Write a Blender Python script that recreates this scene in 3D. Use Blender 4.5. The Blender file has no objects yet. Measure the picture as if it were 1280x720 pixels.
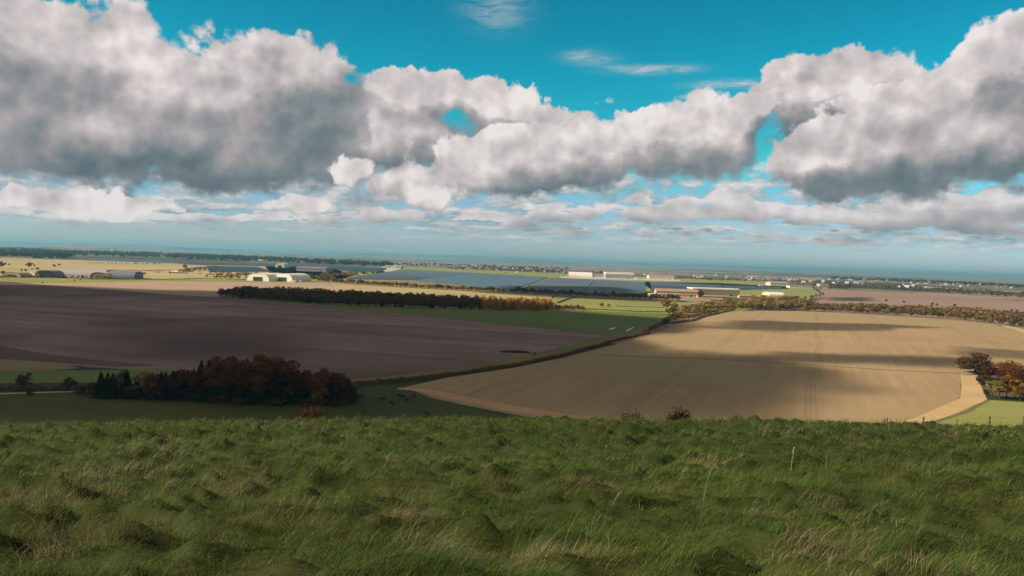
import bpy, bmesh, math, random
import numpy as np
from mathutils import Vector, Matrix

R = math.radians
scene = bpy.context.scene
col = scene.collection
rng = random.Random(7)

# ------------------------------------------------------------------ camera
CAM_Z = 75.0
FPX = 950.0
PITCH, ROLL = math.atan(35 / FPX), R(1.88)
_F = Vector((0, math.cos(PITCH), -math.sin(PITCH)))
_R0, _U0 = Vector((1, 0, 0)), Vector((0, math.sin(PITCH), math.cos(PITCH)))
_R = _R0 * math.cos(ROLL) + _U0 * math.sin(ROLL)
_U = -_R0 * math.sin(ROLL) + _U0 * math.cos(ROLL)


def ray(px, py):
    """direction of the photograph's pixel (1280 x 720)"""
    return (_F + _R * ((px - 640) / FPX) + _U * ((360 - py) / FPX)).normalized()


def gp(px, py, z=0.0):
    """where that line of sight meets the level plain"""
    d = ray(px, py)
    if d.z > -0.0006:
        d.z = -0.0006
    t = (z - CAM_Z) / d.z
    return Vector((d.x * t, d.y * t, z))


def horizon(px):
    return 325 + (px - 640) * math.tan(ROLL)


cam_data = bpy.data.cameras.new('camera')
cam = bpy.data.objects.new('camera', cam_data)
col.objects.link(cam)
cam_data.sensor_width = 36
cam_data.lens = FPX / 1280 * 36
cam_data.clip_start, cam_data.clip_end = 0.1, 200000
cam.matrix_world = Matrix(((_R.x, _U.x, -_F.x, 0), (_R.y, _U.y, -_F.y, 0), (_R.z, _U.z, -_F.z, CAM_Z), (0, 0, 0, 1)))
scene.camera = cam

scene.render.engine = 'CYCLES'
scene.view_settings.view_transform = 'Standard'
scene.view_settings.look = 'None'
scene.view_settings.gamma = 1
scene.view_settings.exposure = 0.5
cy = scene.cycles
cy.use_denoising = True
cy.max_bounces = 6
cy.diffuse_bounces = 3
cy.glossy_bounces = 2
cy.transmission_bounces = 4
cy.transparent_max_bounces = 12
cy.volume_bounces = 1
cy.use_adaptive_sampling = True
cy.adaptive_threshold = 0.02
cy.caustics_reflective = cy.caustics_refractive = False

# ------------------------------------------------------------------ sun
SUN_EL, SUN_AZ = R(31), R(-104)      # azimuth measured from the view direction (+y) towards +x
SUN = Vector((math.sin(SUN_AZ) * math.cos(SUN_EL), math.cos(SUN_AZ) * math.cos(SUN_EL), math.sin(SUN_EL)))
sl = bpy.data.lights.new('sun', 'SUN')
sl.energy, sl.angle, sl.color = 5.0, R(0.6), (1.0, 0.84, 0.67)
so = bpy.data.objects.new('sun', sl)
col.objects.link(so)
so.rotation_euler = (-SUN).to_track_quat('-Z', 'Y').to_euler()
so.location = SUN * 3000


# ------------------------------------------------------------------ node maths
class E:
    """a float or vector socket that can be written in expressions"""
    nt = None

    def __init__(s, sock):
        s.s = sock

    @staticmethod
    def put(sock, v):
        if isinstance(v, E):
            E.nt.links.new(v.s, sock)
        else:
            sock.default_value = v

    @staticmethod
    def m(op, *a, clamp=False):
        n = E.nt.nodes.new('ShaderNodeMath')
        n.operation = op
        n.use_clamp = clamp
        for i, v in enumerate(a):
            E.put(n.inputs[i], v)
        return E(n.outputs[0])

    def __add__(s, o): return E.m('ADD', s, o)
    __radd__ = __add__
    def __sub__(s, o): return E.m('SUBTRACT', s, o)
    def __rsub__(s, o): return E.m('SUBTRACT', o, s)
    def __mul__(s, o): return E.m('MULTIPLY', s, o)
    __rmul__ = __mul__
    def __truediv__(s, o): return E.m('DIVIDE', s, o)
    def __pow__(s, o): return E.m('POWER', s, o)
    def clamp(s): return E.m('ADD', s, 0.0, clamp=True)
    def max(s, o): return E.m('MAXIMUM', s, o)
    def min(s, o): return E.m('MINIMUM', s, o)
    def abs(s): return E.m('ABSOLUTE', s)


def vm(op, *a):
    n = E.nt.nodes.new('ShaderNodeVectorMath')
    n.operation = op
    for i, v in enumerate(a):
        E.put(n.inputs[i], v)
    return E(n.outputs[1] if op in ('DOT_PRODUCT', 'LENGTH') else n.outputs[0])


def comb(x, y, z=0.0):
    n = E.nt.nodes.new('ShaderNodeCombineXYZ')
    for i, v in enumerate((x, y, z)):
        E.put(n.inputs[i], v)
    return E(n.outputs[0])


def sepx(v):
    n = E.nt.nodes.new('ShaderNodeSeparateXYZ')
    E.put(n.inputs[0], v)
    return [E(o) for o in n.outputs]


def noise(v, scale=1.0, detail=3.0, rough=0.5, dist=0.0, dims='3D', w=None):
    n = E.nt.nodes.new('ShaderNodeTexNoise')
    n.noise_dimensions = dims
    E.put(n.inputs['Vector'], v)
    n.inputs['Scale'].default_value = scale
    n.inputs['Detail'].default_value = detail
    n.inputs['Roughness'].default_value = rough
    n.inputs['Distortion'].default_value = dist
    return E(n.outputs[0])


def voro(v, scale=1.0, detail=0.0, smooth=0.6, rough=0.5):
    n = E.nt.nodes.new('ShaderNodeTexVoronoi')
    n.voronoi_dimensions = '2D'
    n.feature = 'SMOOTH_F1'
    E.put(n.inputs['Vector'], v)
    n.inputs['Scale'].default_value = scale
    n.inputs['Detail'].default_value = detail
    n.inputs['Roughness'].default_value = rough
    n.inputs['Smoothness'].default_value = smooth
    return E(n.outputs['Distance'])


def sstep(v, a, b):
    n = E.nt.nodes.new('ShaderNodeMapRange')
    n.interpolation_type = 'SMOOTHSTEP'
    E.put(n.inputs[0], v)
    n.inputs[1].default_value, n.inputs[2].default_value = a, b
    return E(n.outputs[0])


def cmix(f, a, b):
    n = E.nt.nodes.new('ShaderNodeMix')
    n.data_type = 'RGBA'
    n.clamp_factor = True
    E.put(n.inputs[0], f)
    for sock, v in ((n.inputs[6], a), (n.inputs[7], b)):
        E.put(sock, v if isinstance(v, E) else (*v[:3], 1))
    return E(n.outputs[2])


def cmul(a, b):
    n = E.nt.nodes.new('ShaderNodeMix')
    n.data_type = 'RGBA'
    n.blend_type = 'MULTIPLY'
    n.inputs[0].default_value = 1
    for sock, v in ((n.inputs[6], a), (n.inputs[7], b)):
        E.put(sock, v if isinstance(v, E) else (*v[:3], 1))
    return E(n.outputs[2])


def ramp(f, stops, interp='EASE'):
    n = E.nt.nodes.new('ShaderNodeValToRGB')
    E.put(n.inputs[0], f)
    cr = n.color_ramp
    cr.interpolation = interp
    while len(cr.elements) < len(stops):
        cr.elements.new(0.5)
    for e, (p, c) in zip(cr.elements, stops):
        e.position = p
        e.color = (*c, 1)
    return E(n.outputs[0])

# ------------------------------------------------------------------ sky
world = bpy.data.worlds.new('World')
scene.world = world
world.use_nodes = True
E.nt = wt = world.node_tree
wt.nodes.clear()
w_out = wt.nodes.new('ShaderNodeOutputWorld')
sky = wt.nodes.new('ShaderNodeTexSky')
sky.sky_type = 'NISHITA'
sky.sun_disc = False
sky.sun_elevation = SUN_EL
sky.sun_rotation = SUN_AZ
sky.altitude = 250
sky.air_density, sky.dust_density, sky.ozone_density = 1.0, 0.6, 3.0

tc = wt.nodes.new('ShaderNodeTexCoord')
D = E(tc.outputs['Generated'])
dx, dy, dz = sepx(D)
az = E.m('ARCTAN2', dx, dy)
el = E.m('ARCSINE', dz)
PU, PV = az * FPX, el * FPX          # arc lengths around the observer, 950 to the radian
P = comb(PU, PV, 0.0)


def sky_uv(px, py):
    d = ray(px, py)
    return math.atan2(d.x, d.y) * FPX, math.asin(d.z) * FPX


# cumulus masses, farthest first: centre x, y and radii as seen, weight, turn in degrees
CLOUDS = [
    # low rows towards the horizon
    [(50, 268, 70, 11, .8, 0), (165, 272, 80, 9, .75, 0), (290, 268, 60, 10, .7, 0), (380, 276, 60, 9, .65, 0), (470, 268, 60, 12, .85, 0), (600, 276, 70, 9, .7, 0), (680, 266, 44, 12, .8, 0), (765, 262, 60, 15, .9, 0),
     (850, 272, 62, 13, .85, 0), (925, 262, 50, 15, .85, 0), (1000, 268, 56, 14, .9, 0), (1095, 278, 66, 12, .85, 0), (1170, 264, 50, 13, .8, 0), (1245, 256, 52, 17, .95, 0), (1250, 284, 60, 9, .8, 0), (880, 246, 60, 9, .6, 0), (1130, 250, 60, 8, .5, 0),
     (700, 290, 80, 7, .7, 0), (900, 296, 80, 7, .65, 0), (520, 294, 70, 6, .6, 0), (1080, 302, 90, 6, .6, 0), (300, 292, 90, 6, .6, 0), (80, 290, 90, 7, .6, 0)],
    # small clouds behind the gaps
    [(555, 100, 58, 20, .95, 0), (500, 112, 50, 22, .6, 0), (470, 95, 30, 12, .35, 0), (600, 118, 40, 16, .5, 0), (700, 150, 70, 26, .8, 0), (650, 125, 40, 15, .6, 0),
     (755, 135, 36, 15, .55, 0), (1045, 98, 62, 28, .75, -15), (985, 95, 60, 13, .45, 0), (1120, 100, 60, 28, .65, 0), (960, 120, 50, 20, .6, -15), (30, 35, 90, 45, 1.0, 0),
     (160, 4, 70, 8, .35, 0), (90, 50, 50, 20, .4, 0), (1060, 145, 80, 40, .7, 0), (572, 148, 30, 12, -.29, 12), (450, 60, 40, 20, -.3, 0), (700, 120, 40, 14, -.3, 0), (1010, 92, 30, 14, -.3, 0), (535, 155, 60, 32, .7, 0), (975, 150, 40, 30, .45, 0), (625, 140, 34, 18, .5, 0), (1010, 125, 50, 26, .5, 0), (500, 165, 60, 40, .7, 0), (640, 160, 60, 26, .7, 0),
     (470, 190, 70, 44, .75, 0), (600, 205, 110, 30, .6, 0), (980, 190, 50, 26, .45, 0)],
    # the long bank across the middle
    [(560, 180, 70, 26, .7, 0), (640, 190, 70, 30, .8, -10), (710, 190, 80, 36, .95, 0), (700, 222, 90, 18, .7, 0), (780, 165, 60, 30, .8, -5), (840, 175, 80, 40, .95, -10),
     (900, 165, 70, 36, .85, -15), (960, 135, 55, 24, .75, -20), (900, 210, 70, 22, .7, 0), (620, 225, 80, 20, .7, 0), (540, 240, 75, 24, .95, 0), (985, 165, 12, 32, -.5, -20), (790, 118, 30, 14, -.3, 0), (655, 222, 60, 8, -.2, 0)],
    # the towering pair on the right
    [(1040, 165, 62, 32, .8, -10), (1075, 200, 85, 34, .95, 0), (1150, 150, 80, 46, .9, -15), (1190, 200, 95, 30, .9, -6), (1245, 130, 60, 55, .95, -30), (1290, 65, 34, 48, 1.1, -20),
     (1205, 98, 50, 24, .6, -20), (1290, 170, 80, 38, .8, 0), (1040, 238, 34, 10, .6, 0), (1000, 205, 40, 22, .5, 0)],
    # the great cloud on the left
    [(40, 120, 120, 70, .8, 0), (35, 22, 85, 42, .75, 0), (285, 145, 90, 34, .5, 0), (165, 125, 110, 52, .9, 0), (300, 95, 80, 42, .9, 0), (375, 80, 62, 36, 1.0, 0), (375, 145, 88, 50, .9, 0), (240, 185, 125, 38, .85, 5), (60, 190, 140, 40, .8, 0),
     (320, 212, 90, 26, .85, 0), (430, 175, 40, 34, .5, 0), (70, 60, 60, 30, .5, 0), (215, 60, 30, 14, -.3, 0)],
    # the low ones in front of its base
    [(440, 208, 40, 17, 1.25, 0), (390, 252, 62, 13, 1.0, 0), (540, 248, 72, 20, .9, 0), (60, 250, 100, 13, .9, 0), (170, 262, 90, 12, .7, 0), (670, 258, 30, 9, .5, 0), (585, 205, 46, 15, .7, 0)],
]


def blobs(p, lst):
    acc = None
    for cx, cy_, rx, ry, w, a in lst:
        u, v = sky_uv(cx, cy_)
        c, s = math.cos(R(-a)), math.sin(R(-a))
        if a:
            n = vm('SUBTRACT', p, (u, v, 0))
            r2 = (vm('DOT_PRODUCT', n, (c / rx, s / rx, 0)) ** 2.0) + (vm('DOT_PRODUCT', n, (-s / ry, c / ry, 0)) ** 2.0)
        else:
            n = E.nt.nodes.new('ShaderNodeVectorMath')
            n.operation = 'MULTIPLY_ADD'
            E.put(n.inputs[0], p)
            n.inputs[1].default_value = (1 / rx, 1 / ry, 0)
            n.inputs[2].default_value = (-u / rx, -v / ry, 0)
            n = E(n.outputs[0])
            r2 = vm('DOT_PRODUCT', n, n)
        g = E.m('POWER', math.exp(-0.75), r2)
        acc = E.m('MULTIPLY_ADD', g, w, 0.0 if acc is None else acc)
    return acc


def lumps(p):
    """cauliflower billows and torn edges"""
    n1 = noise(p, 1 / 105, 8, .62, .35)
    b1 = voro(p, 1 / 58, 2, .9, .6)
    return (n1 - .5) * 1.75 + (.42 - b1) * .34


def soft_lumps(p):
    n1 = noise(p, 1 / 120, 6, .54, .3)
    b1 = voro(p, 1 / 48, 2, .5, .55)
    return (n1 - .5) * 1.45 + (.42 - b1) * .42


grp_cache = {}


def density_group(name, fn):
    g = bpy.data.node_groups.new(name, 'ShaderNodeTree')
    g.interface.new_socket('P', in_out='INPUT', socket_type='NodeSocketVector')
    g.interface.new_socket('D', in_out='OUTPUT', socket_type='NodeSocketFloat')
    old = E.nt
    E.nt = g
    gi, go = g.nodes.new('NodeGroupInput'), g.nodes.new('NodeGroupOutput')
    g.links.new(fn(E(gi.outputs[0])).s, go.inputs[0])
    E.nt = old
    return g


G_L, G_S = density_group('cloud_lumps', lumps), density_group('cloud_soft_lumps', soft_lumps)
G_BS = [density_group('cloud_masses', lambda p, l=l: blobs(p, l)) for l in CLOUDS]


def use(g, p):
    n = E.nt.nodes.new('ShaderNodeGroup')
    n.node_tree = g
    E.put(n.inputs[0], p)
    return E(n.outputs[0])


def off(p, x, y):
    return vm('ADD', p, (x, y, 0))


# low banks towards the horizon, smaller and flatter with distance
eld = el * (180 / math.pi)
Q = comb(PU / 74.0, E.m('LOGARITHM', (eld + 1.8).max(.05), math.e) * 4.2)


def bank(q):
    return noise(q, 1.0, 6, .56) + (.4 - voro(q, 1.9, 3, .7, .55)) * .42


G_K = density_group('cloud_banks', bank)
K0, K1 = use(G_K, Q), use(G_K, off(Q, -.14, .30))
front = sstep(dy, 0.15, 0.55) * sstep(dz, .72, .50)
other = (noise(D, 2.2, 3, .5) * 3.0 - .45)          # unseen clouds added over the rest of the sky to set the ambient
L0 = use(G_L, P)
S0 = use(G_S, P)
# light from upper left, at two sizes of relief
S1 = use(G_S, off(P, -9, 14))
relief = (S0 - S1) * 0.70
fine = (L0 - S0) * .30
broad = (noise(off(P, 700, 400), 1 / 190, 4, .5) - .5) * .40
TONES = [(0.0, (.125, .17, .195)), (.22, (.19, .23, .25)), (.42, (.295, .30, .31)), (.62, (.445, .41, .412)), (.82, (.64, .585, .58)), (1.0, (.86, .80, .785))]
layers = []
LK = (K0 - .50) * 2.9
wn = wt.nodes.new('ShaderNodeTexNoise')
wn.inputs['Scale'].default_value = 1 / 62
wn.inputs['Detail'].default_value = 4
wn.inputs['Roughness'].default_value = .6
E.put(wn.inputs['Vector'], P)
PW = vm('ADD', P, vm('MULTIPLY', vm('SUBTRACT', E(wn.outputs[1]), (.5, .5, .5)), (115, 62, 0)))
for i, g in enumerate(G_BS):
    PP = P if i == 0 else PW
    b0 = use(g, PP)
    if i == 1:
        b0 = front * b0 + (1.0 - front) * other
    else:
        b0 = b0 * front
    up = (12 if i == 0 else 30)
    b1 = use(g, off(PP, -up * .45, up)) * front
    grad = (b0 - b1).max(-.6).min(.55)
    dn = b0 * (1.35, 1.08, 1.05, 1.1, 1.1, 1.0)[i] + (LK if i == 0 else L0) * (1.0, 1.65, 1.6, 1.55, 1.45, 1.5)[i] - (.46, .48, .50, .52, .52, .54)[i]
    # crisp sunlit crowns, soft bases
    w = (.50 - grad * .50).max(.27).min(.70)
    t = ((dn + .05) / w).clamp()
    al = t * t * (3.0 - t * 2.0)
    if i != 1:
        al = al * sstep(b0, .05, .20)
    else:
        al = al * (sstep(b0, .05, .20).max(1.0 - front))
    sh = (.60, .53, .57, .54, .50, .60)[i] + relief + fine + broad + grad * .60 - sstep(dn, .3, 1.6) * .10 + sstep(dn, .35, .0) * .06
    cl = ramp(sh.clamp(), TONES, 'LINEAR')
    if i == 0:
        cl = cmix(.25, cl, (.46, .50, .53))
    if i == 1:
        cl = cmix(front, (.31, .26, .21), cl)  # out-of-view clouds toned dark and warm to lower the ambient
    layers.append((al, cl))

cover = sstep(eld, 9.0, 5.6)
kd = K0 + cover * .40 - .53 + (noise(Q, .28, 2, .5) - .5) * .45
ka = sstep(kd, -0.03, 0.24) * cover * sstep(eld, .9, 2.6)
kshade = .60 + (K0 - K1) * 1.15 + (noise(Q, .35, 3, .5) - .5) * .7
ktone = ramp(kshade.clamp(), [(0.0, (.17, .28, .34)), (.3, (.26, .37, .42)), (.5, (.38, .46, .495)), (.72, (.55, .57, .585)), (1.0, (.82, .77, .76))], 'LINEAR')
# thin streaks
W = comb(PU / 150.0, PV / 9.0)
streak = sstep(noise(W, 1.0, 5, .6), .40, .70) * sstep(eld, 4.4, 2.2) * sstep(eld, -.1, .4) * sstep(az, 1.3, -.1) * .75
WS = [(815, 87, 46, 4.5, .95), (735, 72, 26, 7, .6), (915, 105, 42, 4.5, .8), (620, 12, 34, 20, .45), (1100, 30, 60, 14, .0)]
wisp = None
for cx, cy_, rx, ry, w in WS:
    u, v = sky_uv(cx, cy_)
    n = vm('MULTIPLY', vm('SUBTRACT', P, (u, v, 0)), (1 / rx, 1 / ry, 0))
    g = E.m('POWER', math.exp(-1.0), vm('DOT_PRODUCT', n, n)) * w
    wisp = g if wisp is None else wisp + g
wisp = ((wisp * (noise(comb(PU / 46.0, PV / 9.0), 1.0, 7, .7, .6) * 4.2 - 1.45)).clamp()) * front

# clear sky: the Sky Texture, with this photograph's teal cast
tint = ramp(sstep(eld, 0.0, 24.0), [(0.0, (.86, 1.06, 1.38)), (.08, (.74, 1.10, 1.34)), (.17, (.48, 1.30, 1.24)), (.28, (.18, 1.34, 1.14)), (.6, (.06, 1.24, 1.10)), (1.0, (.04, .95, .92))], 'LINEAR')
tint = cmix(sstep(dz, .45, .70), tint, (.85, .80, .70))  # sky above the view warmed to shift the ambient
clear = cmul(E(sky.outputs[0]), tint)


def bg(c, s):
    n = wt.nodes.new('ShaderNodeBackground')
    E.put(n.inputs[0], c)
    n.inputs[1].default_value = s
    return n.outputs[0]


def smix(f, a, b):
    n = wt.nodes.new('ShaderNodeMixShader')
    E.put(n.inputs[0], f)
    wt.links.new(a, n.inputs[1])
    wt.links.new(b, n.inputs[2])
    return n.outputs[0]


rgbc = wt.nodes.new('ShaderNodeRGB')
rgbc.outputs[0].default_value = (.58, .60, .60, 1)
K = 0.70
s = bg(clear, 0.10 * K)
s = smix(wisp, s, bg(E(rgbc.outputs[0]), K))
s = smix(streak, s, bg(E(rgbc.outputs[0]), .85 * K))
s = smix(ka, s, bg(ktone, K))
low = sstep(eld, .6, 2.2)
for al, tone in layers:
    s = smix(al * low, s, bg(tone, K))
wt.links.new(s, w_out.inputs[0])
world.cycles.sampling_method = 'MANUAL'
world.cycles.sample_map_resolution = 512

# ------------------------------------------------------------------ helpers for things
def tag(o, label=None, cat=None, group=None, kind=None):
    if label: o['label'] = label
    if cat: o['category'] = cat
    if group: o['group'] = group
    if kind: o['kind'] = kind
    return o


def empty(name, loc=(0, 0, 0), rz=0.0):
    o = bpy.data.objects.new(name, None)
    col.objects.link(o)
    o.location = loc
    o.rotation_euler = (0, 0, rz)
    return o


def link(name, me, mat=None, parent=None, loc=(0, 0, 0)):
    o = bpy.data.objects.new(name, me)
    col.objects.link(o)
    if mat is not None and not me.materials:
        me.materials.append(mat)
    o.location = loc
    if parent is not None:
        o.parent = parent
    return o


def np_mesh(name, V, F, smooth=False):
    """V (n,3) floats; F (m,k) ints with k = 3 or 4"""
    me = bpy.data.meshes.new(name)
    V = np.ascontiguousarray(V, dtype=np.float32)
    F = np.ascontiguousarray(F, dtype=np.int32)
    m, k = F.shape
    me.vertices.add(len(V))
    me.vertices.foreach_set('co', V.ravel())
    me.loops.add(m * k)
    me.loops.foreach_set('vertex_index', F.ravel())
    me.polygons.add(m)
    me.polygons.foreach_set('loop_start', np.arange(0, m * k, k, dtype=np.int32))
    if smooth:
        me.polygons.foreach_set('use_smooth', np.ones(m, dtype=bool))
    me.update()
    me.validate()
    return me


class MB:
    """collects boxes, prisms and tubes, then links them as one mesh object"""
    def __init__(s):
        s.v, s.f = [], []

    def add(s, vs, fs):
        k = len(s.v)
        s.v += [tuple(v) for v in vs]
        s.f += [[i + k for i in f] for f in fs]

    def box(s, x0, x1, y0, y1, z0, z1):
        s.add([(x0, y0, z0), (x1, y0, z0), (x1, y1, z0), (x0, y1, z0), (x0, y0, z1), (x1, y0, z1), (x1, y1, z1), (x0, y1, z1)],
              [(0, 3, 2, 1), (4, 5, 6, 7), (0, 1, 5, 4), (1, 2, 6, 5), (2, 3, 7, 6), (3, 0, 4, 7)])

    def prism(s, prof, y0, y1):
        """profile in x-z swept along y"""
        n = len(prof)
        s.add([(x, y0, z) for x, z in prof] + [(x, y1, z) for x, z in prof],
              [list(range(n))[::1], list(range(2 * n - 1, n - 1, -1))] + [(i, i + n, (i + 1) % n + n, (i + 1) % n) for i in range(n)])

    def prismx(s, prof, x0, x1):
        n = len(prof)
        s.add([(x0, y, z) for y, z in prof] + [(x1, y, z) for y, z in prof],
              [list(range(n))[::-1], list(range(n, 2 * n))] + [(i, (i + 1) % n, (i + 1) % n + n, i + n) for i in range(n)])

    def tube(s, pts, radii, n=6):
        rings = []
        for i, p in enumerate(pts):
            p = Vector(p)
            d = (Vector(pts[min(i + 1, len(pts) - 1)]) - Vector(pts[max(i - 1, 0)])).normalized()
            a = d.orthogonal().normalized()
            b = d.cross(a)
            rings.append([p + (a * math.cos(t) + b * math.sin(t)) * radii[i] for t in [2 * math.pi * j / n for j in range(n)]])
        vs = [v for r_ in rings for v in r_]
        fs = [(i * n + j, i * n + (j + 1) % n, (i + 1) * n + (j + 1) % n, (i + 1) * n + j) for i in range(len(pts) - 1) for j in range(n)]
        fs += [list(range(n))[::-1], list(range((len(pts) - 1) * n, len(pts) * n))]
        s.add(vs, fs)

    def mesh(s, name, smooth=False):
        me = bpy.data.meshes.new(name)
        me.from_pydata(s.v, [], s.f)
        if smooth:
            me.polygons.foreach_set('use_smooth', [True] * len(me.polygons))
        me.update()
        return me

    def build(s, name, mat, parent=None, loc=(0, 0, 0), smooth=False):
        return link(name, s.mesh(name, smooth), mat, parent, loc)


# ------------------------------------------------------------------ materials
def new_mat(name):
    m = bpy.data.materials.new(name)
    m.use_nodes = True
    E.nt = m.node_tree
    return m, m.node_tree.nodes['Principled BSDF']


def wpos():
    return E(E.nt.nodes.new('ShaderNodeNewGeometry').outputs['Position'])


def plain(name, c, rough=.8, var=.18, scale=.6, metal=0.0, spec=.3):
    m, b = new_mat(name)
    n = noise(wpos(), scale, 4, .6)
    E.put(b.inputs['Base Color'], cmix(n, tuple(x * (1 - var) for x in c), tuple(min(1, x * (1 + var)) for x in c)))
    b.inputs['Roughness'].default_value = rough
    b.inputs['Metallic'].default_value = metal
    b.inputs['Specular IOR Level'].default_value = spec
    return m


def field_mat(name, a, b_, heading=0.0, stripe=9.0, tram=0.0, patch=120.0, streak=.5, c=None, tc=(.5, .5, .5)):
    """soil or crop: broad patches, long streaks along the drilling, tramlines"""
    m, b = new_mat(name)
    p = wpos()
    ch, sh = math.cos(heading), math.sin(heading)
    u = vm('DOT_PRODUCT', p, (ch, sh, 0))       # across the rows
    v = vm('DOT_PRODUCT', p, (-sh, ch, 0))      # along the rows
    n1 = noise(p, 1 / patch, 4, .55)
    n2 = noise(comb(u * (1 / stripe), v * (1 / (stripe * 30))), 1.0, 4, .6)
    n3 = noise(p, .7, 3, .7)
    f = ((n1 - .5) * 1.7 + (n2 - .5) * (1.8 * streak) + (n3 - .5) * .35 + .5).clamp()
    colr = cmix(f, a, b_)
    if c is not None:
        colr = cmix(sstep(noise(vm('ADD', p, (311, 97, 0)), 1 / (patch * 2.2), 3, .5), .46, .62), colr, c)
    if tram:
        wob = (noise(p, 1 / 420, 1, .5) - .5) * 26.0
        t = E.m('PINGPONG', u + wob, tram)
        line = sstep(t, 1.1, .35) + sstep((t - 2.6).abs(), 1.0, .3)
        colr = cmix(line.clamp() * .5, colr, tc)
    E.put(b.inputs['Base Color'], colr)
    b.inputs['Roughness'].default_value = .95
    b.inputs['Specular IOR Level'].default_value = .12
    bump = E.nt.nodes.new('ShaderNodeBump')
    bump.inputs['Strength'].default_value = .35
    bump.inputs['Distance'].default_value = .25
    E.put(bump.inputs['Height'], n3 + n2 * .6)
    E.nt.links.new(bump.outputs[0], b.inputs['Normal'])
    return m


# ------------------------------------------------------------------ the lie of the land
def vnoise(x, y, seed=0):
    """smooth value noise, vectorised"""
    xi, yi = np.floor(x).astype(np.int64), np.floor(y).astype(np.int64)
    fx, fy = x - xi, y - yi
    fx, fy = fx * fx * (3 - 2 * fx), fy * fy * (3 - 2 * fy)

    def h(i, j):
        n = (i * 374761393 + j * 668265263 + seed * 974634777) & 0x7fffffff
        n = ((n ^ (n >> 13)) * 1274126177) & 0x7fffffff
        n = (n ^ (n >> 16)) & 0x7fffffff
        return n / 0x7fffffff
    return (h(xi, yi) * (1 - fx) + h(xi + 1, yi) * fx) * (1 - fy) + (h(xi, yi + 1) * (1 - fx) + h(xi + 1, yi + 1) * fx) * fy


def fbm(x, y, o=4, seed=0, r=.5):
    s, a, t = 0, 1, 0
    for k in range(o):
        s = s + a * vnoise(x * 2 ** k + 17 * k, y * 2 ** k - 9 * k, seed + k)
        t += a
        a *= r
    return s / t


def tussocks(x, y):
    """wind-combed tussocks, lying over towards the right"""
    wx = x + 1.1 * (fbm(x * .35, y * .35, 2, 5) - .5) * 2
    a = fbm(wx * .75, y * 1.9, 3, 11, .5)
    r = 1 - np.abs(2 * fbm(wx * .55 + .3 * y, y * 1.05, 3, 23, .5) - 1) * 2.1
    b = fbm(x * 2.3 + .8 * y, y * 3.6, 2, 31)
    big = fbm(x * .30 + .2 * y, y * .52, 2, 41)
    return .50 * (a - .5) + .25 * np.clip(r, 0, 1) ** 1.5 + .38 * (b - .5) + .20 * (big - .5) - .13


def hill_z(x, y, detail=True):
    x, y = np.asarray(x, float), np.asarray(y, float)
    xc = np.clip(x, -160, 160)
    yy = np.where(y > 0, y, y * .35)
    brow = 57 + .05 * xc
    over = y - brow
    soft = 4.0
    ex = np.where(over > 40, over, soft * np.log1p(np.exp(np.clip(over, -60, 60) / soft)))
    z = CAM_Z - 1.62 - .1822 * yy - .20 * ex + .030 * xc - .00022 * xc * xc
    z = z + (fbm(x / 16, y / 16, 3, 3) - .5) * 1.1 * np.clip((y - 3) / 18, 0, 1) + .25 * np.exp(-((x + 2) / 14) ** 2) * np.clip((y - 20) / 30, 0, 1)
    k = 6.0                                        # smooth foot of the slope
    hgt = np.maximum(z, -40)
    z = np.where(hgt > 60, hgt, k * np.log1p(np.exp(np.clip(hgt, -60, 200) / k)))
    z = np.where(z < .03, -0.02, z)
    if detail:
        fade = np.clip((90 - y) / 25, 0, 1) * (1 + np.clip((y - 12) / 60, 0, .4)) * np.clip((y + 4) / 6, .2, 1)
        z = z + tussocks(x, y) * fade
    return z


def hz(x, y):
    return float(hill_z(np.array([x]), np.array([y]), False)[0])


def build_ground():
    ys = list(np.arange(-60, 2, 4.0)) + [2.0]
    y = 2.0
    while y < 90:
        y += max(.10, y * .0095)
        ys.append(y)
    while y < 90000:
        y *= 1.035
        ys.append(y)
    ys = np.array(ys)
    u = np.linspace(-1, 1, 441)
    X = np.empty((len(ys), len(u)))
    for i, yv in enumerate(ys):
        w = 9 + .78 * max(yv, 0)
        X[i] = w * (u + 3.0 * np.sign(u) * np.clip(np.abs(u) - .90, 0, 1) / .1 * np.abs(u) ** 8)
    Y = np.repeat(ys[:, None], len(u), 1)
    Z = hill_z(X, Y)
    n, m = X.shape
    idx = np.arange(n * m).reshape(n, m)
    F = np.stack([idx[:-1, :-1], idx[:-1, 1:], idx[1:, 1:], idx[1:, :-1]], -1).reshape(-1, 4)
    V = np.stack([X, Y, Z], -1).reshape(-1, 3)
    # material: 0 the hill, 1 the plain
    me = np_mesh('ground', V, F, True)
    me.materials.append(M_hill)
    me.materials.append(M_far)
    ymid = (Y[:-1, :-1]).reshape(-1)
    me.polygons.foreach_set('material_index', (ymid > 470).astype(np.int32))
    me.update()
    return tag(link('ground', me), kind='structure')


def hill_material():
    m, b = new_mat('down_grass')
    p = wpos()
    big = noise(p, .16, 4, .6)
    mid = noise(vm('MULTIPLY', p, (.8, 1.5, 1.2)), 1.3, 4, .62)
    fine = noise(vm('MULTIPLY', p, (1.0, 2.4, 1.5)), 14, 3, .6)
    g = cmix(mid, (.014, .024, .006), (.045, .066, .014))  # soil and thatch, darkened to read as shadow between the blades
    g = cmix(sstep(big, .52, .68) * .3, g, (.09, .085, .03))
    g = cmix((fine - .5) * .9, g, (.10, .12, .035))
    E.put(b.inputs['Base Color'], g)
    b.inputs['Roughness'].default_value = .9
    b.inputs['Specular IOR Level'].default_value = .15
    return m


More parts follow.
